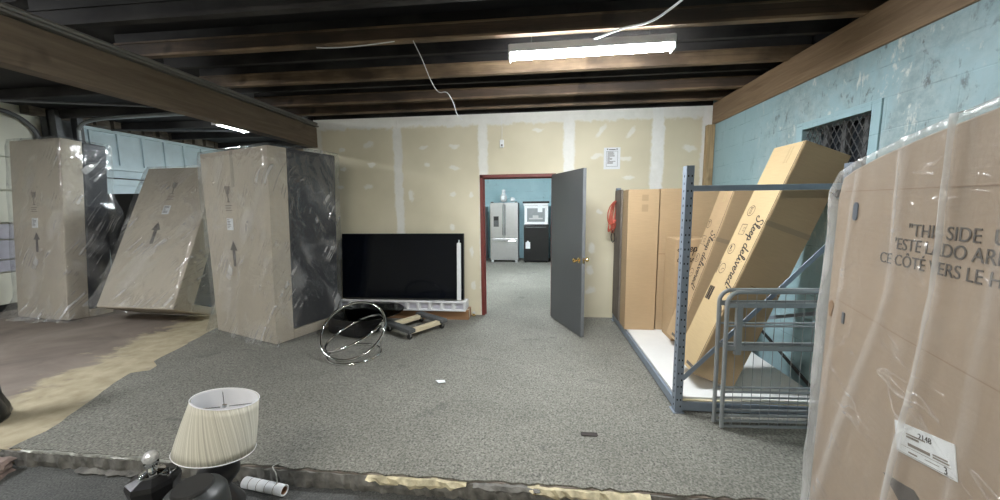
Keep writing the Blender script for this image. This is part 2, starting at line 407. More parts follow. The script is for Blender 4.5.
def mk_shade():
    m = NT('pleated ivory shade cloth'); tc = m.node('ShaderNodeTexCoord'); sp = m.node('ShaderNodeSeparateXYZ'); m.lk(tc.outputs['Object'], sp.inputs[0])
    ang = m.math('ARCTAN2', sp.outputs[1], sp.outputs[0])
    cv = m.node('ShaderNodeCombineXYZ'); m.lk(m.math('ADD', m.math('MULTIPLY', ang, 9.0), m.math('MULTIPLY', sp.outputs[2], 5)), cv.inputs[0])
    n = m.noise(cv.outputs[0], 2.2, 6, .65)
    c = m.ramp(n, [(.34, (.36, .34, .28)), (.5, (.60, .58, .49)), (.66, (.80, .78, .70))])
    m.bump(n, .5, .008); M['shade'] = m.set(Base_Color=c, Roughness=.8)
mk_shade()
M['shade_in'] = plain('white shade lining', (.80, .81, .84), .6, var=.04)

# ------------------------------------------------------------------ the setting
YB, XR, XL, ZC, YF, YE = 5.05, 2.26, -8.5, 2.85, -3.0, 12.0
KERB = 1.87; ZL = -.10
g = G(); g.box((XL - .1, KERB, -.25), (XR + .15, YE, 0)); struct(g.obj('floor', M['concrete']))
g = G(); g.box((XL - .1, YF, -.3), (XR + .15, KERB, ZL)); struct(g.obj('floor_lower', M['lower']))
# carpet with its ragged left edge
random.seed(4)
edge = [(-3.50, KERB), (-3.50, 2.05), (-3.54, 2.16), (-3.66, 2.38), (-3.78, 2.6), (-3.88, 2.8), (-3.93, 2.93), (-3.80, 3.0), (-3.84, 3.10), (-3.99, 3.2), (-4.05, 3.45),
        (-4.15, 3.8), (-4.26, 4.2), (-4.34, 4.6), (-4.4, 5.2), (-4.45, YE)]
e2 = []
for a, b in zip(edge, edge[1:]):
    n = max(1, int(math.dist(a, b) / .07))
    for i in range(n):
        t = i / n; e2.append((a[0] + (b[0] - a[0]) * t + random.uniform(-.012, .012) * (i > 0), a[1] + (b[1] - a[1]) * t))
e2.append(edge[-1])
front = []
x = XR
while x > -3.45: front.append((x, KERB + .004 + random.uniform(-.012, .010))); x -= .05
poly = [(XR, YE)] + front + e2
t = bmesh.new(); a = [t.verts.new((p[0], p[1], .010)) for p in poly]; b = [t.verts.new((p[0], p[1], .0005)) for p in poly]
t.faces.new(a)
for i in range(len(poly)): t.faces.new((a[i], b[i], b[(i + 1) % len(poly)], a[(i + 1) % len(poly)]))
bmesh.ops.recalc_face_normals(t, faces=t.faces[:])
g = G(); g._add(t); struct(g.obj('floor_carpet', M['carpet']))
ZF = .010   # carpet surface

# kerb where the upper slab breaks off
def ragged_strip(name, x0, x1, z0, z1, mat, y=KERB, dep=.03, amp=.012, step=.03, seed=1):
    random.seed(seed); t = bmesh.new(); rows = []
    n = int((x1 - x0) / step)
    for i in range(n + 1):
        xx = x0 + (x1 - x0) * i / n; r = [random.uniform(-amp, amp) for _ in range(4)]
        env = min(1, i / 4, (n - i) / 4) if n > 8 else 1
        zz0 = z1 - (z1 - z0) * (.25 + .75 * env)
        rows.append([t.verts.new((xx, y + .02, z1 + r[0] * .25)), t.verts.new((xx, y - dep * .5 + r[1] * .5, z1 + r[0] * .25)),
                     t.verts.new((xx, y - dep + r[2], (zz0 + z1) / 2)), t.verts.new((xx, y - dep * .8 + r[3], zz0 + r[2])), t.verts.new((xx, y + .02, zz0))])
    for A, B in zip(rows, rows[1:]):
        for k in range(4): t.faces.new((A[k], A[k + 1], B[k + 1], B[k]))
        t.faces.new((A[4], A[0], B[0], B[4]))
    t.faces.new(rows[0][::-1]); t.faces.new(rows[-1])
    bmesh.ops.recalc_face_normals(t, faces=t.faces[:])
    g = G(); g._add(t); return struct(g.obj(name, mat))
ragged_strip('trim_1', -3.55, 2.2, -.105, -.006, M['kerbgrey'], dep=.02, seed=2)
ragged_strip('trim_2', -1.0, -.40, -.045, -.002, M['kerb'], dep=.035, seed=3)
ragged_strip('trim_3', -.36, .02, -.035, -.002, M['kerbgrey'], dep=.04, seed=4)
ragged_strip('trim_4', -.05, .62, -.05, -.002, M['kerb'], dep=.035, seed=5)
ragged_strip('trim_5', -3.4, -1.95, -.012, .006, M['metalstrip'], dep=.012, amp=.004, seed=6)
ragged_strip('trim_6', -2.95, -2.45, -.10, -.075, M['kerbgrey'], dep=.05, seed=7)

# back partition with the door opening
DX0, DX1, DZ = -.80, .26, 2.03
g = G(); g.box((-3.22, YB, 0), (DX0, YB + .13, ZC)); g.box((DX1, YB, 0), (XR, YB + .13, ZC)); g.box((DX0, YB, DZ), (DX1, YB + .13, ZC))
struct(g.obj('wall_back', M['drywall']))
# right wall with the mesh vent window
WY0, WY1, WZ0, WZ1 = 2.76, 3.40, 1.62, 2.20
g = G(); g.box((XR, YF, -.3), (XR + .2, WY0, 2.6)); g.box((XR, WY1, -.3), (XR + .2, YB + .06, 2.6)); g.box((XR, YB + .06, -.3), (XR + .2, 11.1, 3.0)); g.box((XR, WY0, -.3), (XR + .2, WY1, WZ0)); g.box((XR, WY0, WZ1), (XR + .2, WY1, 2.6))
struct(g.obj('wall_right', M['block']))
win = struct(thing('window_1', None, None, (XR, (WY0 + WY1) / 2, WZ0)))
g = G(); hw = (WY1 - WY0) / 2; hh = WZ1 - WZ0
for lo, hi in (((-.012, -hw - .07, -.06), (.02, -hw, hh + .06)), ((-.012, hw, -.06), (.02, hw + .07, hh + .06)), ((-.012, -hw, hh), (.02, hw, hh + .06)), ((-.012, -hw, -.06), (.02, hw, 0))):
    g.box(lo, hi, bev=.004)
g.obj('window_frame', M['block'], win)
g = G()
k = -2.0
while k < 2.0:
    for sgn in (1, -1):
        pts = []
        for s in (0, 1):
            yy = k + sgn * s * hh * .62; pts.append((.03, yy, s * hh))
        # clip to opening
        (x0, y0, z0), (x1, y1, z1) = pts
        ts = [0, 1]
        if y1 != y0:
            ta, tb = sorted(((-hw - y0) / (y1 - y0), (hw - y0) / (y1 - y0))); ts = [max(0, ta), min(1, tb)]
        if ts[1] > ts[0]:
            P = [(x0, y0 + (y1 - y0) * q, z0 + (z1 - z0) * q) for q in ts]; g.tube(P, .0032, 5)
    k += .055
g.obj('wire_mesh', M['greymetal'], win)
g = G()
for yy in (-.17, .02, .2): g.box((.09, yy - .018, 0), (.12, yy + .018, hh))
g.obj('bar', M['greymetal'], win)
g = G(); g.box((.14, -hw, 0), (.16, hw, hh)); g.obj('pane', M['glassdark'], win)

# other walls
g = G(); g.box((XL - .15, YF, -.3), (XL, 5.55, 3.4)); struct(g.obj('wall_left_near', M['cream']))
g = G(); g.box((XL - .15, 5.55, 0), (XL, YE, 3.4)); struct(g.obj('wall_left', M['panel_blue']))
g = G(); g.box((XL - .15, YE, 0), (-3.22, YE + .15, 3.4)); struct(g.obj('wall_far', M['panel_blue']))
g = G(); g.box((-3.34, YB + .13, 0), (-3.22, YE, 3.4)); g.box((-3.40, YB, 0), (-3.22, YB + .14, 2.46)); struct(g.obj('wall_partition', M['cream']))
g = G(); g.box((-3.22, 11.0, 0), (XR, 11.12, 3.0)); struct(g.obj('wall_back_room', M['block_far']))
g = G(); g.box((XL - .15, YF - .15, -.3), (XR + .2, YF, 3.4)); struct(g.obj('wall_front', M['cream']))
# ceiling decks
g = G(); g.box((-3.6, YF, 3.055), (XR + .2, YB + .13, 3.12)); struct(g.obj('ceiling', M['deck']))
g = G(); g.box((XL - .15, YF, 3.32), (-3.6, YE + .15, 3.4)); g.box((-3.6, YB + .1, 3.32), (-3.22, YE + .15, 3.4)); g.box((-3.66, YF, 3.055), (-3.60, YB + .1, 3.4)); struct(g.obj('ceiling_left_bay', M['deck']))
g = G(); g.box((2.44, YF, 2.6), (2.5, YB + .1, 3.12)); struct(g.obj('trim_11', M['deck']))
g = G(); g.box((-3.22, YB + .13, 2.85), (XR, 11.1, 2.95)); struct(g.obj('ceiling_back_room', M['white']))
g = G(); g.box((-3.3, YB, 2.85), (-3.22, YE, 3.4)); g.box((-3.3, YB + .02, 2.85), (XR, YB + .13, 3.06)); struct(g.obj('trim_7', M['joist_dark']))

# battens and boards of the blue left wall
g = G()
for i in range(14):
    y = 5.75 + i * .46; g.box((XL, y - .03, 2.46), (XL + .035, y + .03, 3.16))
g.box((XL, 5.6, 2.40), (XL + .05, YE, 2.50)); g.box((XL, 5.6, 2.10), (XL + .03, YE, 2.22)); g.box((XL, 5.6, 3.12), (XL + .06, YE, 3.18))
struct(g.obj('trim_8', M['panel_blue']))
g = G(); g.box((XL, 5.6, 2.225), (XL + .028, YE, 2.245)); g.box((XL, 5.6, 1.9), (XL + .022, YE, 1.92)); struct(g.obj('trim_9', M['gap']))
g = G(); g.box((XL, 5.3, 3.19), (XL + .18, YE, 3.32)); 
random.seed(8)
for i in range(22):
    y = 5.6 + i * .28; g.box((XL + .18, y, 3.17 + random.uniform(-.01, .02)), (XL + .24 + random.uniform(0, .04), y + random.uniform(.14, .24), 3.33))
struct(g.obj('trim_10', M['ledger']))

# red door frame
fr = struct(thing('door_frame', None, None, ((DX0 + DX1) / 2, YB, 0)))
hwid = (DX1 - DX0) / 2
g = G()
for s in (-1, 1):
    a, b = sorted((s * hwid, s * (hwid - .045))); g.box((a, -.012, 0), (b, .145, DZ), bev=.003)
    a, b = sorted((s * (hwid - .045), s * (hwid - .06))); g.box((a, .05, 0), (b, .08, DZ - .045))
g.box((-hwid, -.012, DZ - .045), (hwid, .145, DZ + .0), bev=.003); g.box((-hwid + .05, .05, DZ - .06), (hwid - .05, .08, DZ - .045))
g.obj('jamb', M['red'], fr)
g = G(); g.box((-hwid + .03, .02, 1.05), (-hwid + .046, .06, 1.16), bev=.003); g.obj('strike_plate', M['brass'], fr)

# open door leaf
ang = math.atan2(-.79, .318)
d = thing('door_1', None, None, (.20, YB - .03, ZF), (0, 0, ang)); d['kind'] = 'structure'
g = G(); g.box((.0, -.0, .008), (.86, .044, 2.0), bev=.002); g.obj('door_leaf', M['door'], d)
g = G(); g.box((.8605, .002, .01), (.8635, .042, 1.998)); g.obj('edge_strip', M['dooredge'], d)
kn = None
for s, y0 in ((-1, 0), (1, .044)):
    g = G(); MM = Matrix.Translation((.795, y0, .93)) @ Matrix.Rotation(R(90 if s < 0 else -90), 4, 'X')
    g.lathe([(.032, 0), (.032, .006), (.014, .010), (.012, .035), (.022, .045), (.029, .058), (.027, .072), (.012, .080)], 24, MM)
    g.obj('door_knob', M['brass'], d, True)
g = G(); g.box((.862, .010, .90), (.8655, .034, .96)); g.obj('latch_plate', M['brass'], d)
for z in (.25, 1.0, 1.75):
    g = G(); g.tube([(-.006, .05, z - .05), (-.006, .05, z + .05)], .008, 8); g.box((-.004, .02, z - .05), (.0, .05, z + .05)); g.obj('hinge', M['greymetal'], d)

# ------------------------------------------------------------------ beams, joists, conduits
bm_ = G(); bm_.box((-3.30, YF, 2.46), (-3.165, YB - .01, 2.74), bev=.006)
tag(bm_.obj('wooden_beam', wood('dull brown beam wood', (.11, .082, .055), (.19, .145, .10), 'Y', .7)), 'long brown wooden beam along the left bay, dark knots in its side', 'beam')
g = G(); g.box((-3.28, YF, 2.745), (-3.125, YB - .02, 2.760)); g.tube([(-3.14, YF, 2.785), (-3.14, YB - .05, 2.785)], .020, 8)
tag(g.obj('steel_channel', plain('dusty grey metal', (.19, .185, .17), .6, .2)), 'grey metal channel lying on top of the left brown beam', 'channel')
g = G(); g.box((2.245, YF, 2.602), (2.40, YB - .01, 2.87), bev=.006)
tag(g.obj('wooden_beam', M['beam']), 'brown wooden beam along the top of the pale blue right wall', 'beam')
g = G(); g.box((2.165, YB - .09, ZF), (2.255, YB - .01, 2.595), bev=.004)
g.box((2.207, YB - .092, ZF), (2.211, YB - .089, 2.59))
tag(g.obj('corner_post', M['stud']), 'yellowish wooden post standing in the back right corner', 'post')
g = G(); g.box((-3.62, YB + .02, .0), (-3.42, YB + .13, 2.45), bev=.004)
tag(g.obj('corner_post', M['stud']), 'tan wooden post under the far end of the left beam', 'post')
joists = [(.05, 2), (.85, 2), (1.62, 2), (2.36, 2), (2.88, 0), (3.28, 3), (3.65, 0), (4.04, 3), (4.39, 4), (4.84, 0)]
jl = {0.05: 'first', }
names = {.05: 'brown roof joist above the camera, farthest from the back wall', .85: 'brown roof joist overhead, second from the camera end', 1.62: 'brown roof joist overhead, third from the camera end',
         2.36: 'dark roof joist crossing the top edge of the view', 2.88: 'brown roof joist with pale edges in front of the lit tube lamp', 3.28: 'shade darkened roof joist just behind the lit tube lamp',
         3.65: 'roof joist painted golden as if lamplit with pale edges just behind the tube lamp', 4.04: 'black roof joist between the golden joist and the wall', 4.39: 'dim brown joist second from the back wall',
         4.84: 'brown roof joist lying right against the top of the back wall'}
for y, k in joists:
    o = thing('roof_joist', names[y], 'joist', (0, y, 2.865), group='roof joists')
    low = {3: .06}.get(k, 0)
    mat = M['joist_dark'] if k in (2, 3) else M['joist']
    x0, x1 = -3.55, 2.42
    if y == 3.65: mat = M['flange']  # paler wood here paints the lamp's glow onto this joist
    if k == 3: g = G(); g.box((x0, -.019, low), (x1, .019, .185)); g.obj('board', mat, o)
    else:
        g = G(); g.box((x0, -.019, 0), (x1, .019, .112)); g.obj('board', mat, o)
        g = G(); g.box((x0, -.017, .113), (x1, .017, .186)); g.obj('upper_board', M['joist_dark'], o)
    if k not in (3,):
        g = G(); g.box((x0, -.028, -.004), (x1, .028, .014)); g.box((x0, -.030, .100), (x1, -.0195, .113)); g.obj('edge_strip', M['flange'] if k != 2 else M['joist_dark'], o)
# joists of the left bay, hardly lit
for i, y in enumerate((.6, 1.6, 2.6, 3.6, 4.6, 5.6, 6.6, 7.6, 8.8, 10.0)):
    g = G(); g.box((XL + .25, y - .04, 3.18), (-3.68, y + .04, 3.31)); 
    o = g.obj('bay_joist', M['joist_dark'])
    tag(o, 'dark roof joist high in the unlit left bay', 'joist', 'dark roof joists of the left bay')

# dark steel post with conduits at the left wall
g = G(); g.box((XL + .05, 5.50, 0), (XL + .35, 5.58, 3.3)); g.box((XL + .05, 5.80, 0), (XL + .35, 5.88, 3.3)); g.box((XL + .18, 5.5, 0), (XL + .22, 5.88, 3.3))
tag(g.obj('steel_column', M['greymetal']), 'dark steel column between the cream shutter and the blue boarded wall', 'column')
def arc(c, r, a0, a1, n, f): return [f(c[0] + r * math.cos(a0 + (a1 - a0) * i / n), c[1] + r * math.sin(a0 + (a1 - a0) * i / n)) for i in range(n + 1)]
pts = [(XL + .42, 5.75, 2.0), (XL + .42, 5.75, 2.85)] + arc((.4, 2.85), .4, math.pi, math.pi / 2, 8, lambda u, v: (XL + .42 + u * .85, 5.75 + u * .35, v)) + [(-6.2, 5.0, 3.22), (-3.3, 4.0, 3.22)]
pts = [(XL + .42, 5.75, 2.0), (XL + .42, 5.75, 2.9), (XL + .46, 5.74, 3.04), (XL + .6, 5.72, 3.12), (XL + .85, 5.68, 3.15), (XL + 1.3, 5.6, 3.15), (-5.2, 5.0, 3.0), (-3.3, 4.4, 2.8)]
g = G(); g.tube(spline(pts), .03, 8)
tag(g.obj('electrical_conduit', M['steel2'], None, True), 'grey conduit bending away from the top of the steel column', 'conduit')
pts = [(XL + .1, 3.2, 3.16), (XL + .1, 4.8, 3.18), (XL + .1, 5.15, 3.14), (XL + .1, 5.35, 2.98), (XL + .1, 5.43, 2.75), (XL + .1, 5.44, 2.3), (XL + .1, 5.44, .05)]
g = G(); g.tube(spline(pts), .035, 8)
tag(g.obj('shutter_track', M['greymetal'], None, True), 'curved dark metal track around the edge of the cream shutter', 'track')
g = G()
for p0, p1 in (((XL + .2, 2.0, 3.05), (-3.4, 3.9, 2.98)), ((XL + .3, 4.2, 3.12), (-3.4, 5.4, 3.05)), ((XL + .5, 6.2, 3.1), (-3.8, 7.0, 3.1))): g.tube([p0, p1], .018, 6)
tag(g.obj('ceiling_pipework', M['greymetal']), 'thin grey pipes running under the dark roof of the left bay', 'pipes')

# cream roller shutter (sectional) on the left wall
sh = thing('sectional_shutter', 'cream sectional shutter door on the left wall with lilac slats at mid height', 'shutter', (XL, 3.6, 0))
zs = [.10, .62, .82, 1.14, 1.40, 1.92, 2.45, 3.10]
for i, (a, b) in enumerate(zip(zs, zs[1:])):
    g = G(); lil = i in (1, 2, 3)
    g.box((.005, -2.2, a + .012), (.05, 1.78, b - .012), bev=.006); g.obj('shutter_panel', M['lilac'] if lil else M['cream'], sh)
g = G(); g.box((.0, -2.2, 0.0), (.04, 1.78, .11)); g.obj('bottom_seal', M['gap'], sh)

# ------------------------------------------------------------------ lamps
def tube_lamp(loc, rz, L, W, mat, label, wires=True, gr=None):
    o = thing('tube_lamp', label, 'lamp', loc, (0, 0, rz), gr)
    g = G(); g.box((-L / 2, -W / 2, .012), (L / 2, W / 2, .075), bev=.006); g.obj('housing', M['white'], o)
    g = G(); g.box((-L / 2 + .008, -W / 2 + .008, -.016), (L / 2 - .008, W / 2 - .008, .010), bev=.012); g.obj('diffuser', mat, o)
    for s in (-1, 1):
        g = G(); g.box((s * (L / 2) - .006, -W / 2, -.030), (s * (L / 2) + .006, W / 2, .070), bev=.003); g.obj('end_cap', M['white'], o)
        g = G(); g.tube([(s * L * .36, 0, .07), (s * L * .36, 0, .28)], .004, 5); g.obj('hanger', M['greymetal'], o)
    return o
tube_lamp((.40, 3.0, 2.765), R(-1.2), 1.24, .115, M['bulb'], 'lit white tube lamp hanging below the joists in the middle of the room')
tube_lamp((-5.30, 5.98, 3.02), R(90), .62, .24, M['bulb_far'], 'lit tube lamp in the left bay behind the brown beam')
tube_lamp((-5.2, 9.6, 3.02), 0, 1.24, .12, M['bulb_far'], 'tube lamp glowing farthest away in the left bay')
tube_lamp((-1.1, -.7, 2.76), R(0), 1.24, .135, M['bulb_back'], 'tube lamp overhead behind the camera')
tube_lamp((-5.6, 1.2, 3.02), R(90), 1.24, .135, M['bulb_bay'], 'tube lamp overhead in the near part of the left bay')
tube_lamp((-.4, 7.6, 2.70), 0, 1.24, .15, M['bulb_room'], 'tube lamp in the far room beyond the open door', gr=None)

# wires
def wire(pts, r, mat, label, name='cable'):
    g = G(); g.tube(spline(pts, 8), r, 6); return tag(g.obj(name, mat, None, True), label, 'cable')
wire([(.42, 2.97, 2.84), (.46, 2.86, 2.81), (.60, 2.76, 2.815), (.75, 2.66, 2.80), (.86, 2.55, 2.83), (.94, 2.40, 2.86)], .0075, M['white'], 'white lamp cable looping from the lit tube lamp to the joist above')
wire([(-1.75, 2.86, 2.850), (-1.567, 2.845, 2.835), (-1.35, 2.84, 2.838), (-1.10, 2.845, 2.856)], .0035, M['white'], 'thin white wire stapled along the joist left of the hanging wire')
wire([(-.957, 2.86, 2.86), (-.89, 2.86, 2.72), (-.83, 2.86, 2.57), (-.77, 2.86, 2.475), (-.70, 2.86, 2.465), (-.655, 2.87, 2.39), (-.63, 2.88, 2.31), (-.59, 2.88, 2.26)], .003, M['white'], 'thin white wire dangling loose from the joist')

# ------------------------------------------------------------------ things on the back wall
o = thing('wall_sensor', 'small white sensor hanging high on the drywall above the door', 'sensor', (-.482, YB, 2.44))
g = G(); g.box((-.028, -.035, -.05), (.028, -.001, .055), bev=.008); g.obj('case', M['crate'], o)
g = G(); g.tube([(0, -.01, .05), (.004, -.012, .2), (-.002, -.006, .39)], .003, 6); g.obj('cable', M['crate'], o)
g = G(); g.box((-.012, -.037, -.03), (.012, -.035, -.01)); g.obj('lens', M['ink2'], o)
o = thing('notice_sheet', 'white typed notice sheet pinned on the drywall right of the door', 'notice', (1.0, YB, 2.07))
g = G(); g.box((-.108, -.004, 0), (.108, -.001, .285)); g.obj('paper', M['paper'], o)
g = G()
for (a, b, c, dd) in ((-.075, .035, .075, .038), (-.075, .235, .075, .238), (-.075, .035, -.072, .238), (.072, .035, .075, .238)): g.box((a, -.0055, b), (c, -.004, dd))
random.seed(3)
for i in range(12):
    z = .222 - i * .0135; l = random.uniform(.06, .115) if i not in (5, 8) else .03
    g.box((-.06, -.0055, z), (-.06 + l, -.004, z + .006))
g.box((-.045, -.0055, .252), (.045, -.004, .262))
g.obj('print', M['ink2'], o)
for s in (-1, 1): g = G(); g.tube([(s * .062, -.004, .262), (s * .062, -.012, .262)], .008, 10); g.obj('pin', M['ink'], o)
o = thing('door_stop', 'small brass door stop on the carpet left of the door frame', 'door stop', (-.91, YB - .05, ZF))
g = G(); g.lathe([(.026, 0), (.026, .012), (.012, .02), (.012, .035)], 16); g.obj('base', M['brass'], o, True)
g = G(); g.lathe([(.02, .035), (.024, .045), (.02, .058), (.006, .062)], 16); g.obj('bumper', M['white'], o, True)

# ------------------------------------------------------------------ far room things
def french_fridge():
    o = thing('refrigerator', 'stainless french door refrigerator with water dispenser against the far blue wall', 'refrigerator', (-.93, 10.15, ZF))
    g = G(); g.box((-.40, .06, .05), (.40, .72, 1.70), bev=.01); g.obj('cabinet', M['greymetal'], o)
    for s in (-1, 1):
        a, b = sorted((s * .003, s * .40)); g = G(); g.box((a, -.01, .70), (b, .055, 1.70), bev=.015); dr = g.obj('door', M['stain'], o)
        g = G(); g.tube([(s * .035, -.02, .78), (s * .035, -.055, .82), (s * .035, -.055, 1.6), (s * .035, -.02, 1.64)], .011, 8); g.obj('handle', M['chrome'], dr, True)
        if s < 0:
            g = G(); g.box((-.30, -.014, 1.02), (-.15, -.009, 1.32), bev=.004); g.obj('dispenser_panel', M['greymetal'], dr)
            g = G(); g.box((-.285, -.020, 1.20), (-.165, -.012, 1.30)); g.obj('dispenser_display', M['blackgloss'], dr)
    g = G(); g.box((-.40, -.01, .06), (.40, .055, .69), bev=.015); dr = g.obj('freezer_drawer', M['stain'], o)
    g = G(); g.tube([(-.33, -.02, .62), (-.30, -.055, .62), (.30, -.055, .62), (.33, -.02, .62)], .012, 8); g.obj('handle', M['chrome'], dr, True)
    for s in (-1, 1):
        g = G(); g.box((s * .34 - .03, .0, -.0), (s * .34 + .03, .06, .06)); g.obj('foot', M['white'], o)
        g = G(); g.box((s * .34 - .035, .0, 1.70), (s * .34 + .035, .09, 1.725), bev=.004); g.obj('hinge_cover', M['gap'], o)
french_fridge()
o = thing('mini_refrigerator', 'black refrigerator with a white sticker in the far room, under the oven', 'refrigerator', (-.02, 10.12, ZF))
g = G(); g.box((-.35, .05, .02), (.35, .60, 1.06), bev=.01); g.obj('cabinet', M['blackgloss'], o)
g = G(); g.box((-.35, -.01, .03), (.35, .045, 1.05), bev=.012); dr = g.obj('door', M['blackgloss'], o)
g = G(); g.box((-.30, -.03, .99), (.28, -.01, 1.015), bev=.004); g.obj('handle', M['greymetal'], dr)
g = G(); g.box((-.30, -.014, .40), (-.17, -.011, .58)); g.prism([(-.28, .58), (-.19, .58), (-.235, .63)], -.014, -.011); g.obj('sticker', M['paper'], dr)
for s in (-1, 1):
    g = G(); g.tube([(s * .3, .05, 0), (s * .3, .05, .03)], .02, 8); g.obj('foot', M['gap'], o)
o = thing('wall_oven', 'white framed oven with a glass window standing on the black refrigerator', 'oven', (-.02, 10.12, ZF + 1.065))
g = G(); g.box((-.33, .03, 0), (.33, .55, .60), bev=.01); g.obj('cabinet', M['blackgloss'], o)
g = G()
for lo, hi in (((-.33, -.01, .02), (.33, .03, .09)), ((-.33, -.01, .47), (.33, .03, .54)), ((-.33, -.01, .09), (-.26, .03, .47)), ((.24, -.01, .09), (.33, .03, .47))): g.box(lo, hi, bev=.003)
dr = g.obj('door', M['crate'], o)
g = G(); g.box((-.26, .005, .09), (.24, .015, .47)); g.obj('window_pane', plain('oven window', (.28, .30, .31), .2), dr)
g = G(); g.box((-.2, .0, .16), (.18, .006, .20)); g.box((-.1, .0, .2), (.06, .006, .27)); g.obj('rack', M['stain'], dr)
g = G(); g.box((.04, -.014, .36), (.17, -.010, .55)); g.obj('sticker', M['paper'], dr)
g = G(); g.box((-.36, -.02, .545), (.32, .55, .605), bev=.004); g.obj('top_panel', M['crate'], o)
g = G(); g.box((-.38, -.05, .61), (.36, .5, .66), bev=.008)
tag(g.obj('cooktop', M['blackgloss']), 'thin black cooktop lying on top of the oven in the far room', 'cooktop'); bpy.data.objects['cooktop'].location = (-.02, 10.12, ZF + 1.065)
o = thing('white_freezer', 'white upright freezer partly hidden behind the open door', 'freezer', (.78, 10.1, ZF))
g = G(); g.box((-.38, .05, .02), (.38, .65, 1.60), bev=.015); g.obj('cabinet', M['crate'], o)
g = G(); g.box((-.38, -.01, .03), (.38, .045, 1.59), bev=.015); dr = g.obj('door', M['crate'], o)
g = G(); g.tube([(-.32, -.01, .8), (-.32, -.05, .82), (-.32, -.05, 1.2), (-.32, -.01, 1.22)], .012, 8); g.obj('handle', M['greymetal'], dr, True)
o = thing('grey_refrigerator', 'grey refrigerator edge showing just inside the left door jamb', 'refrigerator', (-1.80, 10.1, ZF))
g = G(); g.box((-.38, .05, .02), (.32, .65, 1.60), bev=.015); g.obj('cabinet', M['stain'], o)
g = G(); g.box((-.38, -.01, .60), (.32, .045, 1.59), bev=.012); g.obj('door', M['stain'], o)
g = G(); g.box((-.38, -.01, .03), (.32, .045, .59), bev=.012); g.obj('door', M['crate'], o)
o = thing('glass_carafe', 'clear glass carafe with a white lid standing on the stainless refrigerator', 'carafe', (-.95, 10.3, ZF + 1.725))
g = G(); g.lathe([(.06, 0), (.10, .05), (.10, .15), (.05, .24), (.05, .30)], 20); g.obj('jug', M['crystal'], o, True)
g = G(); g.lathe([(.055, .295), (.055, .33), (.02, .35)], 16); g.obj('lid', M['paper'], o, True)
g = G(); g.box((-.05, -.11, .06), (.03, -.10, .17), bev=.003); g.obj('paper_label', M['paper'], o)
o = thing('paper_bundle', 'crumpled white paper beside the glass carafe on the refrigerator', 'paper', (-.70, 10.25, ZF + 1.726))
random.seed(5); bmx = bmesh.new(); bmesh.ops.create_icosphere(bmx, subdivisions=2, radius=.07)
for v in bmx.verts: v.co *= 1 + random.uniform(-.25, .25); v.co.z = max(v.co.z, -.05) + .05
g = G(); g._add(bmx); g.obj('sheet', M['paper'], o)
g = G(); g.tube([(-.3, 9.98 - 10.98, 0), (-.3, 9.98 - 10.98, .0)], .001) if False else None

# ------------------------------------------------------------------ television on foam and carton
o = thing('brown_carton', 'flat brown carton lying on the carpet under the white foam tray', 'carton', (-1.9, 4.86, ZF))
g = G(); g.box((-.95, -.06, 0), (.95, .14, .135), bev=.004); g.obj('box', M['card_low'], o)
g = G(); g.box((-.951, -.02, .02), (.951, .02, .137)); g.obj('tape', M['card_grey'], o)
o = thing('foam_tray', 'long white foam packing tray with square pockets under the television', 'packing foam', (-1.9, 4.86, ZF + .138))
L = 1.84; g = G(); g.box((-L / 2, -.09, 0), (L / 2, .12, .125), bev=.004)
g.box((-L / 2, -.125, 0), (L / 2, -.09, .022), bev=.003); g.box((-L / 2, -.125, .115), (L / 2, -.09, .142), bev=.003)
n = 11
for i in range(n + 1):
    x = -L / 2 + L * i / n; w_ = .014 if i not in (0, n) else .03; g.box((max(-L / 2, x - w_), -.125, .02), (min(L / 2, x + w_), -.09, .12), bev=.002)
g.obj('tray', M['white'], o)
for i in range(n):
    x = -L / 2 + L * (i + .5) / n; g = G(); g.box((x - .05, -.094, .03), (x + .045, -.088, .10)); g.obj('pocket_back', M['lilac'], o)  # greyer panel at the back of each pocket
o = thing('television', 'large black flat television leaning on the drywall, black screen facing out', 'television', (-1.9, 4.80, ZF + .285), (R(-5), 0, 0))
g = G(); g.box((-.895, .02, 0), (.885, .07, .93), bev=.008); g.box((-.5, .06, .1), (.5, .10, .6), bev=.02); g.obj('back_case', M['black'], o)
g = G(); g.box((-.89, .008, .012), (.88, .019, .922)); g.obj('screen', M['screen'], o)
g = G()
for lo, hi in (((-.895, .004, 0), (.885, .02, .012)), ((-.895, .004, .922), (.885, .02, .93)), ((-.895, .004, 0), (-.889, .02, .93)), ((.879, .004, 0), (.885, .02, .93))): g.box(lo, hi)
g.obj('bezel', M['gap'], o)
o = thing('foam_strip', 'upright white foam strip along the right edge of the television screen', 'packing foam', (-1.075, 4.785, ZF + .285), (R(-5), 0, 0))
g = G(); g.box((-.027, -.022, .0), (.027, .018, .80), bev=.004); g.obj('strip', M['white'], o)
g = G(); g.tube([(0, 0, .79), (0, 0, .84)], .008, 8); g.obj('peg', M['white'], o)

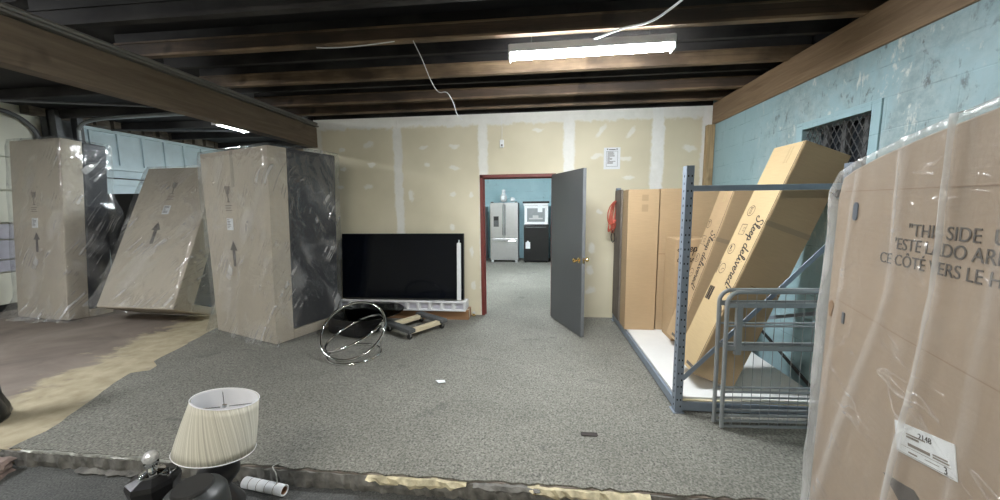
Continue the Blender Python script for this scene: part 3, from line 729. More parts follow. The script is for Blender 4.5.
# ------------------------------------------------------------------ furniture dolly
P = [Vector((-1.934, 4.272, 0)), Vector((-1.493, 3.967, 0)), Vector((-1.627, 4.736, 0)), Vector((-1.171, 4.409, 0))]
c0 = (P[0] + P[1] + P[2] + P[3]) / 4; yaw = math.atan2((P[1] - P[0]).y, (P[1] - P[0]).x)
o = thing('furniture_dolly', 'low furniture dolly with pale wooden slats and grey padded end rails on casters', 'dolly', (c0.x, c0.y, ZF), (0, 0, yaw))
for s in (-1, 1):
    g = G(); g.box((-.28, s * .25 - .05, .085), (.28, s * .25 + .05, .135), bev=.012); g.obj('padded_rail', M['carpetgrey'], o)
for s in (-1, 1):
    g = G(); g.box((s * .20 - .038, -.23, .062), (s * .20 + .038, .23, .112), bev=.004)
    g.obj('slat', M['ivory'], o)
for sx in (-1, 1):
    for sy in (-1, 1):
        g = G(); g.tube([(sx * .22 - .013, sy * .25, .032), (sx * .22 + .013, sy * .25, .032)], .032, 16); wl = g.obj('caster_wheel', M['gap'], o, True)
        g = G()
        for q in (-1, 1): g.box((sx * .22 + q * .018 - .002, sy * .25 - .012, .03), (sx * .22 + q * .018 + .002, sy * .25 + .012, .085))
        g.box((sx * .22 - .025, sy * .25 - .022, .080), (sx * .22 + .025, sy * .25 + .022, .086)); g.obj('caster_fork', M['chrome'], wl)

# ------------------------------------------------------------------ chrome ring table base
o = thing('ring_table_base', 'chrome table base of three tilted round rings on the grey carpet', 'table base', (-1.95, 3.52, ZF))
def ring(c, r, tx, ty, tr, name):
    MM = Matrix.Translation(c) @ Euler((tx, ty, 0)).to_matrix().to_4x4()
    g = G(); g.tube([MM @ Vector((r * math.cos(2 * math.pi * k / 64), r * math.sin(2 * math.pi * k / 64), 0)) for k in range(64)], tr, 10, closed=True)
    return g.obj(name, M['chrome'], o, True), MM
ring((0, .0, .013), .27, 0, 0, .012, 'base_ring')
ring((-.02, .03, .27), .345, R(43), R(0), .013, 'upper_ring')
ring((-.04, .10, .215), .33, R(12), R(-20), .013, 'middle_ring')
g = G(); g.tube([(.27, .0, .02), (.30, .02, .15), (.305, .05, .33)], .012, 8); g.box((.28, .02, .24), (.33, .08, .30), bev=.006); g.tube([(.305, .05, .21), (.305, .05, .36)], .019, 10); g.obj('hinge_post', M['chrome'], o, True)
o = thing('seat_cushion', 'black glossy padded cushion on the carpet behind the chrome rings', 'cushion', (-2.28, 4.25, ZF), (0, 0, R(-20)))
bmx = bmesh.new(); bmesh.ops.create_cube(bmx, size=1); bmesh.ops.subdivide_edges(bmx, edges=bmx.edges[:], cuts=6, use_grid_fill=True)
for v in bmx.verts:
    x, y, z = v.co * 2
    k = 1 - .28 * (abs(x) ** 4 + abs(y) ** 4) / 2
    v.co = Vector((x * .26, y * .24, .12 + z * .12 * k + .008 * noise.noise(Vector((x * 3, y * 3, z)))))
g = G(); g._add(bmx); g.obj('cover', M['blackgloss'], o, 'all')
g = G(); g.tube([(.26 * math.copysign(abs(math.cos(a)) ** .3, math.cos(a)), .24 * math.copysign(abs(math.sin(a)) ** .3, math.sin(a)), .12) for a in [2 * math.pi * (k + .5) / 48 for k in range(48)]], .006, 6, closed=True); g.obj('piping', M['gap'], o, True)
o = thing('glass_tabletop', 'round smoked glass tabletop lying on the black cushion beside the wrapped carton', 'tabletop', (-2.16, 4.30, ZF + .252))
g = G(); g.lathe([(.425, 0), (.44, .002), (.44, .008), (.425, .010)], 64); g.obj('glass_disc', M['smoke'], o, True)
g = G(); g.tube([(.441 * math.cos(2 * math.pi * k / 64), .441 * math.sin(2 * math.pi * k / 64), .005) for k in range(64)], .003, 5, closed=True); g.obj('polished_edge', mk_glass('polished glass edge', (.35, .4, .38), .7), o, True)

# ------------------------------------------------------------------ wrapped cartons on the left
def arrow(parent, x, z, s, y=-.004, name='up_arrow', mat=None):
    g = G(); g.prism([(x - .022 * s, z), (x + .022 * s, z), (x + .022 * s, z + .17 * s), (x + .062 * s, z + .17 * s), (x, z + .27 * s), (x - .062 * s, z + .17 * s), (x - .022 * s, z + .17 * s)], y, y + .003)
    return g.obj(name, mat or M['ink2'], parent)
def film_bag(w_, d_, h_, seed, pad=.03, skirt=.07, top_bulge=.05, parent=None, mat=None, nx=14, nz=26, z0=.004, wr=.02, lobe=0):
    """loose film bag: sides as a closed loop of columns, open at the bottom, gathered over the top"""
    t = bmesh.new(); path = []
    c = [(-pad, -pad), (w_ + pad, -pad), (w_ + pad, d_ + pad), (-pad, d_ + pad)]
    for i in range(4):
        a, b = c[i], c[(i + 1) % 4]; n = nx if i % 2 == 0 else max(6, int(nx * d_ / w_))
        for k in range(n): path.append((a[0] + (b[0] - a[0]) * k / n, a[1] + (b[1] - a[1]) * k / n))
    cx, cy = w_ / 2, d_ / 2; rows = []
    for j in range(nz + 1):
        z = z0 + (h_ + pad * .7 - z0) * j / nz; row = []
        for (x, y) in path:
            v = Vector((x - cx, y - cy, 0)); dirn = v.normalized()
            q = noise.noise(Vector((x * 3.1 + seed, y * 3.1, z * 1.6 + x * 1.2))) * wr + noise.noise(Vector((x * 8 + seed, y * 8, z * 2.5))) * wr * .45
            flare = skirt * max(0, 1 - (z - z0) / .34) ** 1.5 * (.5 + abs(noise.noise(Vector((x * 4, y * 4, seed)))) * 1.6)
            rd = max(0, (z - h_ + .05) / .07)
            if lobe and x > w_: q += lobe * math.exp(-((z - h_ * .5) / (h_ * .22)) ** 2) * (.6 + .4 * math.sin(z * 9)) * min(1, max(0, y / d_))
            off = max(-pad * .6, q) + flare - .02 * rd * rd
            row.append(t.verts.new((x + dirn.x * off, y + dirn.y * off, z)))
        rows.append(row)
    n = len(path)
    for A, B in zip(rows, rows[1:]):
        for k in range(n): t.faces.new((A[k], A[(k + 1) % n], B[(k + 1) % n], B[k]))
    prev = rows[-1]
    for f in (.78, .5, .22):
        cur = []
        for (x, y) in path:
            bul = top_bulge * (1 - f) * (1 + noise.noise(Vector((x * 4, y * 4, seed + 3))) * .8)
            cur.append(t.verts.new((cx + (x - cx) * f, cy + (y - cy) * f, h_ + pad * .7 + bul)))
        for k in range(n): t.faces.new((prev[k], prev[(k + 1) % n], cur[(k + 1) % n], cur[k]))
        prev = cur
    t.faces.new(prev)
    bmesh.ops.recalc_face_normals(t, faces=t.faces[:])
    g = G(); g._add(t); return g.obj('film_wrap', mat or M['film'], parent, 'all')
def wrapped_carton(label, loc, yaw, lean, w_, d_, h_, split, seed, mats, lab, arr, skirt=.07, bulge=.05, base=.12, taper=0):
    o = thing('wrapped_carton', label, 'carton', loc, Euler((-lean, 0, 0)).to_matrix().to_4x4().to_euler())
    o.matrix_world = Matrix.Translation(loc) @ Matrix.Rotation(yaw, 4, 'Z') @ Matrix.Rotation(-lean, 4, 'X')
    g = G(); g.box((0, 0, 0), (w_, d_ * split, h_), bev=.012); g.obj('carton_front', M['card_grey'], o)
    g = G(); g.box((.004, d_ * split + .002, base), (w_ - .004, d_ - .004, h_ - .004), bev=.02); g.obj('dark_side', mats, o)
    g = G(); g.box((0, d_ * split + .002, 0), (w_, d_, base - .004), bev=.01); g.obj('base_board', M['card_grey'], o)
    g = G(); g.box((lab[0] - .06, -.005, lab[1] - .07), (lab[0] + .06, -.002, lab[1] + .07)); lb = g.obj('shipping_label', M['paper'], o)
    g = G(); random.seed(seed)
    for i in range(6): g.box((lab[0] - .048, -.0065, lab[1] + .05 - i * .019), (lab[0] - .048 + random.uniform(.03, .09), -.0052, lab[1] + .058 - i * .019))
    g.obj('print', M['ink2'], lb)
    arrow(o, arr[0], arr[1], arr[2])
    # faint handling marks: a box glyph, a glass glyph and two lines of small print
    zz = lab[1] + .16; g = G(); x = lab[0]
    for i in range(3): g.box((x - .06, -.004, zz + i * .028), (x + .06 - .02 * (i % 2), -.0015, zz + i * .028 + .012))
    zz += .17
    g.prism([(x - .05, zz + .12), (x + .05, zz + .12), (x + .035, zz + .04), (x + .01, zz + .02), (x + .01, zz - .05), (x + .04, zz - .07), (x - .04, zz - .07), (x - .01, zz - .05), (x - .01, zz + .02), (x - .035, zz + .04)], -.004, -.0015)
    g.obj('handling_marks', M['ink3'], o)
    g = G(); g.box((w_ * .5 - .03, -.002, h_ - .42), (w_ * .5 + .03, .0, h_ - .0)); g.obj('tape', plain('clear tape', (.33, .29, .23), .3), o) if seed == 3 else g.bm.free()
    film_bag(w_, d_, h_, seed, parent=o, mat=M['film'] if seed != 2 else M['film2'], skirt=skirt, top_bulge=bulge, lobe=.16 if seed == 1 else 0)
    if taper:
        for c_ in list(o.children) + [k for q in o.children for k in q.children]:
            for v in c_.data.vertices: v.co.x += taper * max(0, v.co.z / h_) * (v.co.x / w_)
    return o
wrapped_carton('tall wrapped carton standing farthest left, navy side, beside the cream shutter', (-7.73, 4.44, .02), R(-6.4), R(4.4), 1.04, .52, 2.60, .45, 1, M['navy'], (.47, 1.40), (.49, .98, 1.05), skirt=.26)
wrapped_carton('wrapped carton tilted back between the two upright wrapped cartons', (-6.10, 4.25, .252), R(-2.5), R(24), 1.25, .59, 2.17, .45, 2, M['navy'], (.60, 1.46), (.54, .93, 1.25), skirt=.12)
wrapped_carton('big wrapped carton in front on the carpet, black side, nearest of the three', (-4.16, 4.136, ZF + .004), R(-20.3), 0, 1.235, .87, 2.25, .25, 3, M['navy'], (.50, 1.39), (.53, .88, 1.15), skirt=.11, bulge=.10, taper=.13)
o = thing('black_cabinet', 'dark cabinet standing behind the tilted carton by the blue wall', 'cabinet', (-6.5, 5.70, 0))
g = G(); g.box((-1.2, 0, .06), (.9, .55, 1.88), bev=.01); g.obj('body', M['black'], o)
for a, b in ((-1.19, -.5), (-.495, .2), (.205, .89)):
    g = G(); g.box((a, -.018, .10), (b, -.001, 1.85), bev=.004); g.obj('door', M['gap'], o)
g = G(); g.box((-1.15, .03, 0), (.85, .5, .06)); g.obj('plinth', M['black'], o)

# ------------------------------------------------------------------ left foreground
o = thing('wrapped_post', 'black plastic wrapped post at the left edge of the view', 'post', (-4.15, 2.10, 0))
t = bmesh.new()
g = G(); g.lathe([(.13, 0), (.15, .03), (.14, .10), (.105, .20), (.10, .40), (.088, .6), (.085, .80), (.07, .88)], 28, wob=lambda a, z: .010 * math.sin(a * 2 * math.pi * 5 + z * 6) + .006 * math.sin(a * 2 * math.pi * 11 + z * 9))
g.obj('plastic_wrap', plain('black bin plastic', (.012, .013, .014), .3, bump=.6, scale=20), o, 'all')
g = G(); g.tube([(0, 0, .8), (0, 0, 1.02)], .045, 16); g.obj('post', M['greymetal'], o, True)
o = thing('concrete_chunk', 'broken pinkish concrete piece with dark underside at the kerb\'s left end', 'concrete', (-3.55, 1.74, ZL))
bmx = bmesh.new(); bmesh.ops.create_cube(bmx, size=1); bmesh.ops.subdivide_edges(bmx, edges=bmx.edges[:], cuts=4, use_grid_fill=True)
for v in bmx.verts:
    q = noise.noise_vector(v.co * 4) * .05
    v.co = Vector((v.co.x * .42 * (1 - .25 * (v.co.y + .5)) + q.x, v.co.y * .16 + q.y * .5, (v.co.z + .5) * .095 + q.z * .1))
    v.co.z = max(0, v.co.z)
g = G(); g._add(bmx); g.obj('chunk', plain('pinkish broken concrete', (.24, .18, .155), .85, var=.3, bump=.6), o)

# table lamp: shade + black urn base
LX, LY = -1.525, 1.42
o = thing('table_lamp', 'table lamp with a tilted pleated ivory shade on a black urn base', 'lamp', (LX + .02, LY, ZL))
g = G(); g.lathe([(.085, 0), (.09, .012), (.05, .035), (.045, .06), (.08, .13), (.10, .20), (.095, .27), (.06, .33), (.042, .36), (.06, .385), (.085, .42), (.088, .445), (.075, .47), (.03, .50), (.012, .52), (.012, .64)], 40)
g.obj('urn_base', M['blackgloss'], o, True)
MM = Matrix.Translation((.0, 0, .555)) @ Matrix.Rotation(R(9), 4, 'Y') @ Matrix.Rotation(R(-11), 4, 'X')
so = thing('lamp_shade', None, None); so = None
for ob in [x for x in C.objects if x.name.startswith('lamp_shade')]: bpy.data.objects.remove(ob)
g = G(); prof = [(.160, 0), (.157, .04), (.149, .12), (.138, .20), (.134, .235)]
g.lathe(prof, 96, MM, capb=False, capt=False, wob=lambda a, z: .0016 * math.sin(a * 2 * math.pi * 48) * 1.0)
s1 = g.obj('lamp_shade', M['shade'], o, 'all')
s1.modifiers.new('thick', 'SOLIDIFY').thickness = .003
g = G(); g.lathe([(r - .006, z) for r, z in prof], 64, MM, capb=False, capt=False); g.obj('shade_lining', M['shade_in'], s1, 'all')
g = G()
for zz, rr in ((0, .160), (.235, .134)): g.tube([MM @ Vector((rr * math.cos(2 * math.pi * k / 64), rr * math.sin(2 * math.pi * k / 64), zz)) for k in range(64)], .0022, 6, closed=True)
g.obj('rim', M['shade_in'], s1, True)
g = G()
for a in (.3, 2.4, 4.5): g.tube([MM @ Vector((.135 * math.cos(a), .135 * math.sin(a), .225)), MM @ Vector((.02 * math.cos(a), .02 * math.sin(a), .20))], .0022, 5)
g.tube([MM @ Vector((0, 0, .195)), MM @ Vector((0, 0, .205))], .010, 12); g.obj('spider', M['chrome'], s1)
g = G(); g.tube([(0, 0, .54), (0, 0, .66)], .016, 12); g.obj('socket', M['brass'], o, True)

o = thing('lidded_urn', 'black faceted urn with a crystal ball finial left of the table lamp', 'urn', (-1.70, 1.30, ZL))
g = G(); g.lathe([(.05, 0), (.055, .02), (.035, .05), (.04, .14), (.065, .32), (.095, .475), (.09, .495), (.045, .51)], 8); g.obj('body', M['blackgloss'], o)
g = G(); g.lathe([(.045, .51), (.045, .52), (.02, .53), (.016, .545), (.026, .55), (.026, .562)], 20); g.obj('collar', M['chrome'], o, True)
bmx = bmesh.new(); bmesh.ops.create_icosphere(bmx, subdivisions=2, radius=.030)
g = G(); g._add(bmx, Matrix.Translation((0, 0, .588))); g.obj('crystal_finial', M['crystal'], o)
bmx = bmesh.new(); bmesh.ops.create_icosphere(bmx, subdivisions=1, radius=.016)
g = G(); g._add(bmx, Matrix.Translation((0, 0, .588))); g.obj('finial_core', M['ink'], o)
g = G(); g.tube([(.05, -.01, .515), (.075, -.02, .53), (.09, -.0, .52), (.11, .02, .535)], .007, 6)
g.tube([(.055, .02, .52), (.08, .0, .54), (.105, -.02, .525)], .006, 6); g.obj('chain', M['chrome'], o, True)

o = thing('glass_jar', 'smoky dark glass jar between the black urn and the table lamp', 'jar', (-1.375, 1.185, ZL))
g = G(); g.lathe([(.06, 0), (.08, .01), (.095, .08), (.105, .20), (.112, .34), (.116, .46), (.110, .525), (.095, .55), (.07, .56), (.065, .565)], 48)
g.obj('bowl', plain('smoky dark glass', (.022, .025, .025), .4, var=.25, scale=4), o, True)
g = G(); g.lathe([(.066, .56), (.071, .565), (.066, .575)], 32); g.obj('rim', M['gap'], o, True)

o = thing('paper_roll', 'white roll with thin stripes lying on the lower floor by the kerb', 'roll', (-1.60, 1.80, ZL + .032), (0, 0, R(-8)))
g = G(); g.tube([(-.16, 0, 0), (.13, 0, 0)], .031, 24, cap=False); o1 = g.obj('sleeve', M['paper'], o, True); o1.modifiers.new('thick', 'SOLIDIFY').thickness = .006
g = G()
for x in (-.11, -.05, .01, .07): g.tube([(x, 0, 0), (x + .003, 0, 0)], .0316, 24)
g.obj('stripe', M['ink3'], o, True)
g = G(); g.tube([(-.155, 0, 0), (.128, 0, 0)], .020, 20, cap=False); o1 = g.obj('inner_core', M['card_low'], o, True)
wire([(-1.52, 1.76, ZL + .04), (-1.53, 1.80, ZL + .07), (-1.56, 1.83, .0), (-1.60, 1.86, .016), (-1.58, 1.90, .014)], .0035, M['metalstrip'], 'thin grey string over the kerb above the white roll')

# small litter on the carpet
g = G(); g.prism([(-.05, -.02), (.03, -.03), (.05, .01), (-.01, .03)], 0, .006); 
x = g.obj('paper_scrap', M['paper']); x.matrix_world = Matrix.Translation((-.86, 2.985, ZF + .0095)) @ Matrix.Rotation(R(90), 4, 'X') ; tag(x, 'small white paper scrap on the middle of the carpet', 'paper scrap')
bmx = bmesh.new(); bmesh.ops.create_cube(bmx, size=1)
bmesh.ops.subdivide_edges(bmx, edges=bmx.edges[:], cuts=3, use_grid_fill=True)
for v in bmx.verts: v.co = Vector((v.co.x * .10 + noise.noise(v.co * 5) * .02, v.co.y * .04 + noise.noise(v.co * 4) * .02, .002 + (v.co.z + .5) * .004))
g = G(); g._add(bmx); x = g.obj('dark_lint', M['ink']); x.location = (.36, 2.35, ZF); tag(x, 'small dark clump of lint on the carpet before the rack', 'lint')
g = G(); g.prism([(-.02, -.01), (.03, -.01), (.01, .02)], 0, .01); x = g.obj('paper_scrap', M['paper']); x.matrix_world = Matrix.Translation((-.75, 1.72, ZL + .011)) @ Matrix.Rotation(R(90), 4, 'X'); tag(x, 'tiny white chip on the lower floor before the kerb', 'paper scrap')

# ------------------------------------------------------------------ pallet rack on the right
RX0, RX1, RY0, RY1 = 1.07, 2.13, 2.71, 4.93
rk = thing('pallet_rack', 'blue grey steel rack with a white low deck along the right wall', 'rack', ((RX0 + RX1) / 2, (RY0 + RY1) / 2, ZF))
ox, oy = (RX0 + RX1) / 2, (RY0 + RY1) / 2
def upright(x, y, h):
    g = G(); t_ = .0025; w2 = .026
    g.box((x - w2, y - .0325, 0), (x + w2, y - .030, h)); g.box((x - w2, y - .03, 0), (x - w2 + t_, y + .035, h)); g.box((x + w2 - t_, y - .03, 0), (x + w2, y + .035, h))
    u = g.obj('upright', M['steel'], rk)
    g = G(); n = int(h / .052)
    for i in range(1, n):
        z = i * .052
        for s in (-1, 1): g.box((x + s * .012 - .004, y - .0335, z - .007), (x + s * .012 + .004, y - .0322, z + .007)) if s == 1 or True and i % 2 == 0 else None
        g.box((x - w2 - .0008, y - .004, z - .008), (x - w2 + .0005, y + .006, z + .008))
    g.obj('slot_row', M['hole'], u)
    g = G(); g.box((x - .04, y - .045, 0), (x + .04, y + .045, .006)); g.obj('foot_plate', M['steel'], u)
for x, y in ((RX0, RY0), (RX1, RY0), (RX0, RY1), (RX1, RY1)): upright(x - ox, y - oy, 1.84 if y == RY0 else 1.80)
def rbar(name, lo, hi, mat='steel', bev=.003): g = G(); g.box([a - b for a, b in zip(lo, (ox, oy, 0))], [a - b for a, b in zip(hi, (ox, oy, 0))], bev=bev); return g.obj(name, M[mat], rk)
rbar('top_beam', (RX0, RY0 - .02, 1.662), (RX1, RY0 + .015, 1.702))
rbar('deck_beam', (RX0 + .026, RY0 - .02, .012), (RX1 - .026, RY0 + .012, .085))
rbar('deck_beam', (RX0 - .018, RY0 + .04, .012), (RX0 + .015, RY1 - .04, .085))
rbar('deck_beam', (RX1 - .015, RY0 + .04, .012), (RX1 + .018, RY1 - .04, .085))
rbar('deck_beam', (RX0 + .026, RY1 - .012, .012), (RX1 - .026, RY1 + .02, .085))
rbar('edge_board', (RX0 + .026, RY0 - .014, .087), (RX1 - .026, RY0 + .006, .097), 'ivory', .001)
rbar('deck_board', (RX0 + .0, RY0 + .012, .092), (RX1 + .0, RY1 - .01, .110), 'deckwhite')
def rod(name, a, b, w_=.03, th=.012, mat='steel'):
    a, b = Vector(a) - Vector((ox, oy, 0)), Vector(b) - Vector((ox, oy, 0)); d = b - a; z = d.normalized()
    side = Vector((0, 1, 0)) if abs(z.y) < .5 else Vector((1, 0, 0)); xx = side.cross(z).normalized(); yy = z.cross(xx)
    g = G(); g.box((-w_ / 2, -th / 2, 0), (w_ / 2, th / 2, d.length), frame(a, xx, yy, z), bev=.002); return g.obj(name, M[mat], rk)
rod('diagonal_brace', (RX0 + .02, RY0 - .028, .27), (RX1 - .02, RY0 - .028, 1.40), .034, .008)
rod('diagonal_brace', (RX1 - .035, RY0 + .05, .14), (RX1 - .035, 4.1, .62), .03, .01, 'gap')
rod('diagonal_brace', (RX1 - .035, RY0 + .05, .78), (RX1 - .035, 3.9, .35), .03, .01, 'steel')

# orange cord coil hung on the back left upright
o = thing('extension_cord', 'orange red cord coiled and hung on the back left rack upright', 'cord', (1.03, 4.90, 1.62))
random.seed(12)
for kk in range(1):
    g = G()
    for i in range(7):
        a = .020 + .008 * i; h_ = .42 - .02 * i; cx = random.uniform(-.01, .01); tw = random.uniform(-.05, .05)
        pts = [(cx + a * math.sin(2 * math.pi * k / 24) + tw * (1 - math.cos(2 * math.pi * k / 24)) * .5 - .05 * (1 - math.cos(2 * math.pi * k / 24)) * .5, -.02 - .008 * i + .01 * math.cos(k), .02 - h_ * (1 - math.cos(2 * math.pi * k / 24)) / 2) for k in range(24)]
        g.tube(pts, .008, 6, closed=True)
    g.obj('coil', M['orange'], o, True)
g = G(); g.tube(spline([(-.03, -.03, -.36), (-.05, -.03, -.45), (-.03, -.03, -.52), (.0, -.02, -.48), (-.01, -.02, -.40)]), .006, 6); g.obj('plug_lead', M['ink'], o, True)

# ---- cartons on the rack
ZD = ZF + .110
GLY = {
 'S': [[(1.25, 1.75), (1.05, 2.15), (.65, 2.1), (.5, 1.65), (.85, 1.15), (.95, .6), (.6, .05), (.15, .1), (.1, .5), (.4, .6)]],
 'l': [[(0, .2), (.4, 1.1), (.55, 1.9), (.38, 2.1), (.25, 1.5), (.25, .3), (.45, .0), (.7, .3)]],
 'e': [[(0, .3), (.4, .5), (.52, .85), (.3, 1), (.08, .6), (.15, .12), (.42, 0), (.75, .3)]],
 'p': [[(0, .3), (.25, 1), (.18, 0), (.1, -.95)], [(.2, .75), (.5, 1), (.72, .65), (.55, .08), (.3, .1), (.6, .05), (.95, .3)]],
 'd': [[(.7, .85), (.4, 1), (.1, .55), (.18, .05), (.5, .1), (.78, .8), (.95, 2.05)], [(.85, 1.3), (.74, .2), (.9, 0), (1.15, .3)]],
 'i': [[(0, .3), (.22, 1), (.2, .2), (.36, 0), (.6, .3)], [(.3, 1.4), (.34, 1.5)]],
 'v': [[(0, .8), (.2, 1), (.3, .15), (.48, 0), (.75, .9), (.95, .85)]],
 'r': [[(0, .3), (.22, 1.1), (.3, .88), (.6, .9), (.52, .3), (.65, 0), (.88, .3)]],
 '!': [[(.4, 2.0), (.2, .6)], [(.12, .1), (.14, .18)]], ' ': []}
ADV = {'S': 1.3, 'l': .68, 'e': .72, 'p': .92, 'd': 1.12, 'i': .58, 'v': .92, 'r': .84, '!': .5, ' ': .5}
def script_text(name, s, size, w_, parent, MM, mat):
    """handwritten style lettering as inked strokes; size = x-height"""
    g = G(); x = 0
    for ch in s:
        for st in GLY[ch]:
            pts = [((p[0] + x + p[1] * .18) * size, p[1] * size) for p in st]
            pp = spline([(a, b, 0) for a, b in pts], 5) if len(pts) > 2 else [Vector((a, b, 0)) for a, b in pts]
            ribbon(g, pp, w_)
        x += ADV[ch]
    o = g.obj(name, mat, parent, M=MM); return o, x * size
def icon(g, kind, cx, cy, r):
    circ = [(cx + r * math.cos(2 * math.pi * k / 24), cy + r * math.sin(2 * math.pi * k / 24)) for k in range(25)]
    if kind != 'box': ribbon(g, circ, .005)
    if kind == 'box':
        ribbon(g, [(cx - r, cy - r * .8), (cx + r, cy - r * .8), (cx + r, cy + r * .8), (cx - r, cy + r * .8), (cx - r, cy - r * .8)], .006); ribbon(g, [(cx - r * .3, cy + r * .8), (cx - r * .3, cy + .1 * r), (cx + r * .3, cy + .1 * r), (cx + r * .3, cy + r * .8)], .005)
    elif kind == 'bed':
        ribbon(g, [(cx - r * .6, cy - r * .3), (cx + r * .6, cy - r * .3), (cx + r * .6, cy + r * .1), (cx - r * .6, cy + r * .1), (cx - r * .6, cy - r * .3)], .006); ribbon(g, [(cx - r * .6, cy + r * .45), (cx - r * .6, cy - r * .5)], .005)
    elif kind == 'truck':
        ribbon(g, [(cx - r * .65, cy - r * .3), (cx + r * .1, cy - r * .3)], .016); ribbon(g, [(cx + r * .1, cy - r * .4), (cx + r * .6, cy - r * .3), (cx + r * .3, cy + r * .2), (cx + r * .1, cy + r * .3)], .006)
    elif kind == 'clock':
        ribbon(g, [(cx, cy + r * .6), (cx, cy), (cx + r * .4, cy - r * .1)], .005); ribbon(g, [(cx - r * 1.3, cy - r * 1.35), (cx + r * 1.3, cy - r * 1.35)], .006); ribbon(g, [(cx - r * 1.1, cy - r * 1.6), (cx + r * 1.1, cy - r * 1.6)], .005)
def rack_carton(name, label, lo, hi, mat, seam=True):
    o = thing(name, label, 'carton', ((lo[0] + hi[0]) / 2, (lo[1] + hi[1]) / 2, lo[2]))
    dx, dy, dz = (hi[0] - lo[0]) / 2, (hi[1] - lo[1]) / 2, hi[2] - lo[2]
    g = G(); g.box((-dx, -dy, 0), (dx, dy, dz), bev=.004); g.obj('box', mat, o)
    if seam:
        g = G(); g.box((-dx * .98, -.004, dz), (dx * .98, .004, dz + .0012)); g.obj('flap_seam', M['card_low'], o)
    return o, dx, dy, dz
o, dx, dy, dz = rack_carton('tall_carton', 'tall plain tan carton standing leftmost at the back of the rack', (1.035, 4.24, ZD), (1.375, 4.50, 1.76), M['card_tan'])
g = G(); g.box((-.02, -dy - .0015, dz - .13), (.05, -dy - .0004, dz - .06)); g.box((-.02, -dy - .0015, dz - .25), (.05, -dy - .0004, dz - .17)); g.obj('faint_print', cardboard('faint carton print', (.38, .27, .155)), o)
o, dx, dy, dz = rack_carton('tall_carton', 'wide tall plain carton at the back of the rack, behind the small printed carton', (1.392, 4.26, ZD), (2.10, 4.52, 1.765), M['card_tan'])
g = G(); g.box((-dx, -dy - .0015, .9), (dx, -dy - .0004, .906)); g.obj('score_line', M['card_low'], o)
g = G(); g.box((1.03, 4.56, ZD), (1.05, 4.92, 1.775)); tag(g.obj('plywood_sheet', M['ply']), 'narrow weathered grey plywood sheet beside the left rack upright', 'plywood')
o, dx, dy, dz = rack_carton('short_carton', 'short tan carton with script print standing behind the rack upright', (1.447, 3.90, ZD), (1.80, 4.20, 1.225), M['card_tan'])
MM = frame((-dx + .02, -dy, dz - .13), (1, 0, 0), (0, 0, 1), (0, -1, 0))
script_text('script_print', 'Sleep', .045, .009, o, MM, M['ink']); 
MM = frame((-dx + .02, -dy, dz - .24), (1, 0, 0), (0, 0, 1), (0, -1, 0)); script_text('script_print', 'deliver', .040, .008, o, MM, M['ink'])

def leaning_carton(label, brx, y0, lean, w_, d_, L, text_rng, icons, bar, matp, matf, ts, seed):
    """root at the lower right front corner that rests on the deck; x along width to the left is -w"""
    o = thing('leaning_carton', label, 'carton'); o.matrix_world = Matrix.Translation((brx, y0, ZD + .002)) @ Matrix.Rotation(lean, 4, 'Y')
    g = G(); g.box((-w_ + .002, 0, 0), (0, d_, L), bev=.005); g.obj('box', matf, o)
    g = G(); g.box((-w_ - .0015, .004, .006), (-w_ + .0025, d_ - .004, L - .006)); g.obj('printed_side', matp, o)
    g = G(); g.box((-w_ - .0028, .010, .0), (-w_ - .001, .014, L)); g.box((-w_ * .7, -.0012, L * .42), (0, .0002, L * .42 + .003)); g.obj('seam_line', M['ink'], o)
    g = G(); g.box((-w_, -.0012, L * .66), (0, .0004, L * .66 + .04)); g.obj('tape', cardboard('carton tape', (.36, .27, .17)), o)
    # printed side faces -x: reading direction runs down the length (-z), letter tops point to -y? use x=-z, y=... , normal=-x
    MM = frame((-w_ - .0022, ts[0], text_rng[1]), (0, 0, -1), (0, -1, 0), (-1, 0, 0))
    so, ln = script_text('script_print', 'Sleep delivered!', ts[1], ts[2], o, MM, M['ink'])
    for kind, v, u in icons:
        g = G(); icon(g, kind, text_rng[1] - v, ts[0] - u, .043); g.obj('icon_print', M['ink'], o, M=MM)
    if bar is not None:
        g = G()
        for i in range(5): g.box((-w_ - .003, .25 + i * .016, bar), (-w_ - .0015, .25 + i * .016 + (.010 if i % 2 else .013), bar + .12))
        g.obj('barcode', M['ink'], o)
    g = G(); g.box((-w_ - .003, .04, .0 + .03), (-w_ - .0015, .15, .055)); g.obj('small_print', M['ink2'], o)
    g = G()
    for i in range(2): g.box((-w_ - .003, .10 + i * .03, L - .16), (-w_ - .0015, .115 + i * .03, L - .03))
    g.obj('faint_print', cardboard('faint side print', (.5, .38, .21)), o)
    return o
leaning_carton('long carton with pale script printed side leaning up to the mesh window', 1.545, 2.86, R(21), .33, .35, 1.92, (.72, 1.34),
               [('bed', 1.375, .25), ('box', 1.215, .245), ('truck', 1.04, .275), ('clock', .865, .275)], .58, M['card_pale'], M['card_tan'], (.135, .048, .010), 1)
leaning_carton('leaning script printed carton in shade behind the rack top bar', 1.70, 3.60, R(17), .33, .28, 1.61, (.56, 1.16),
               [('bed', 1.22, .24), ('box', 1.05, .23), ('truck', .86, .22), ('clock', .70, .23)], None, M['card_tan'], M['card_tan'], (.135, .047, .010), 2)

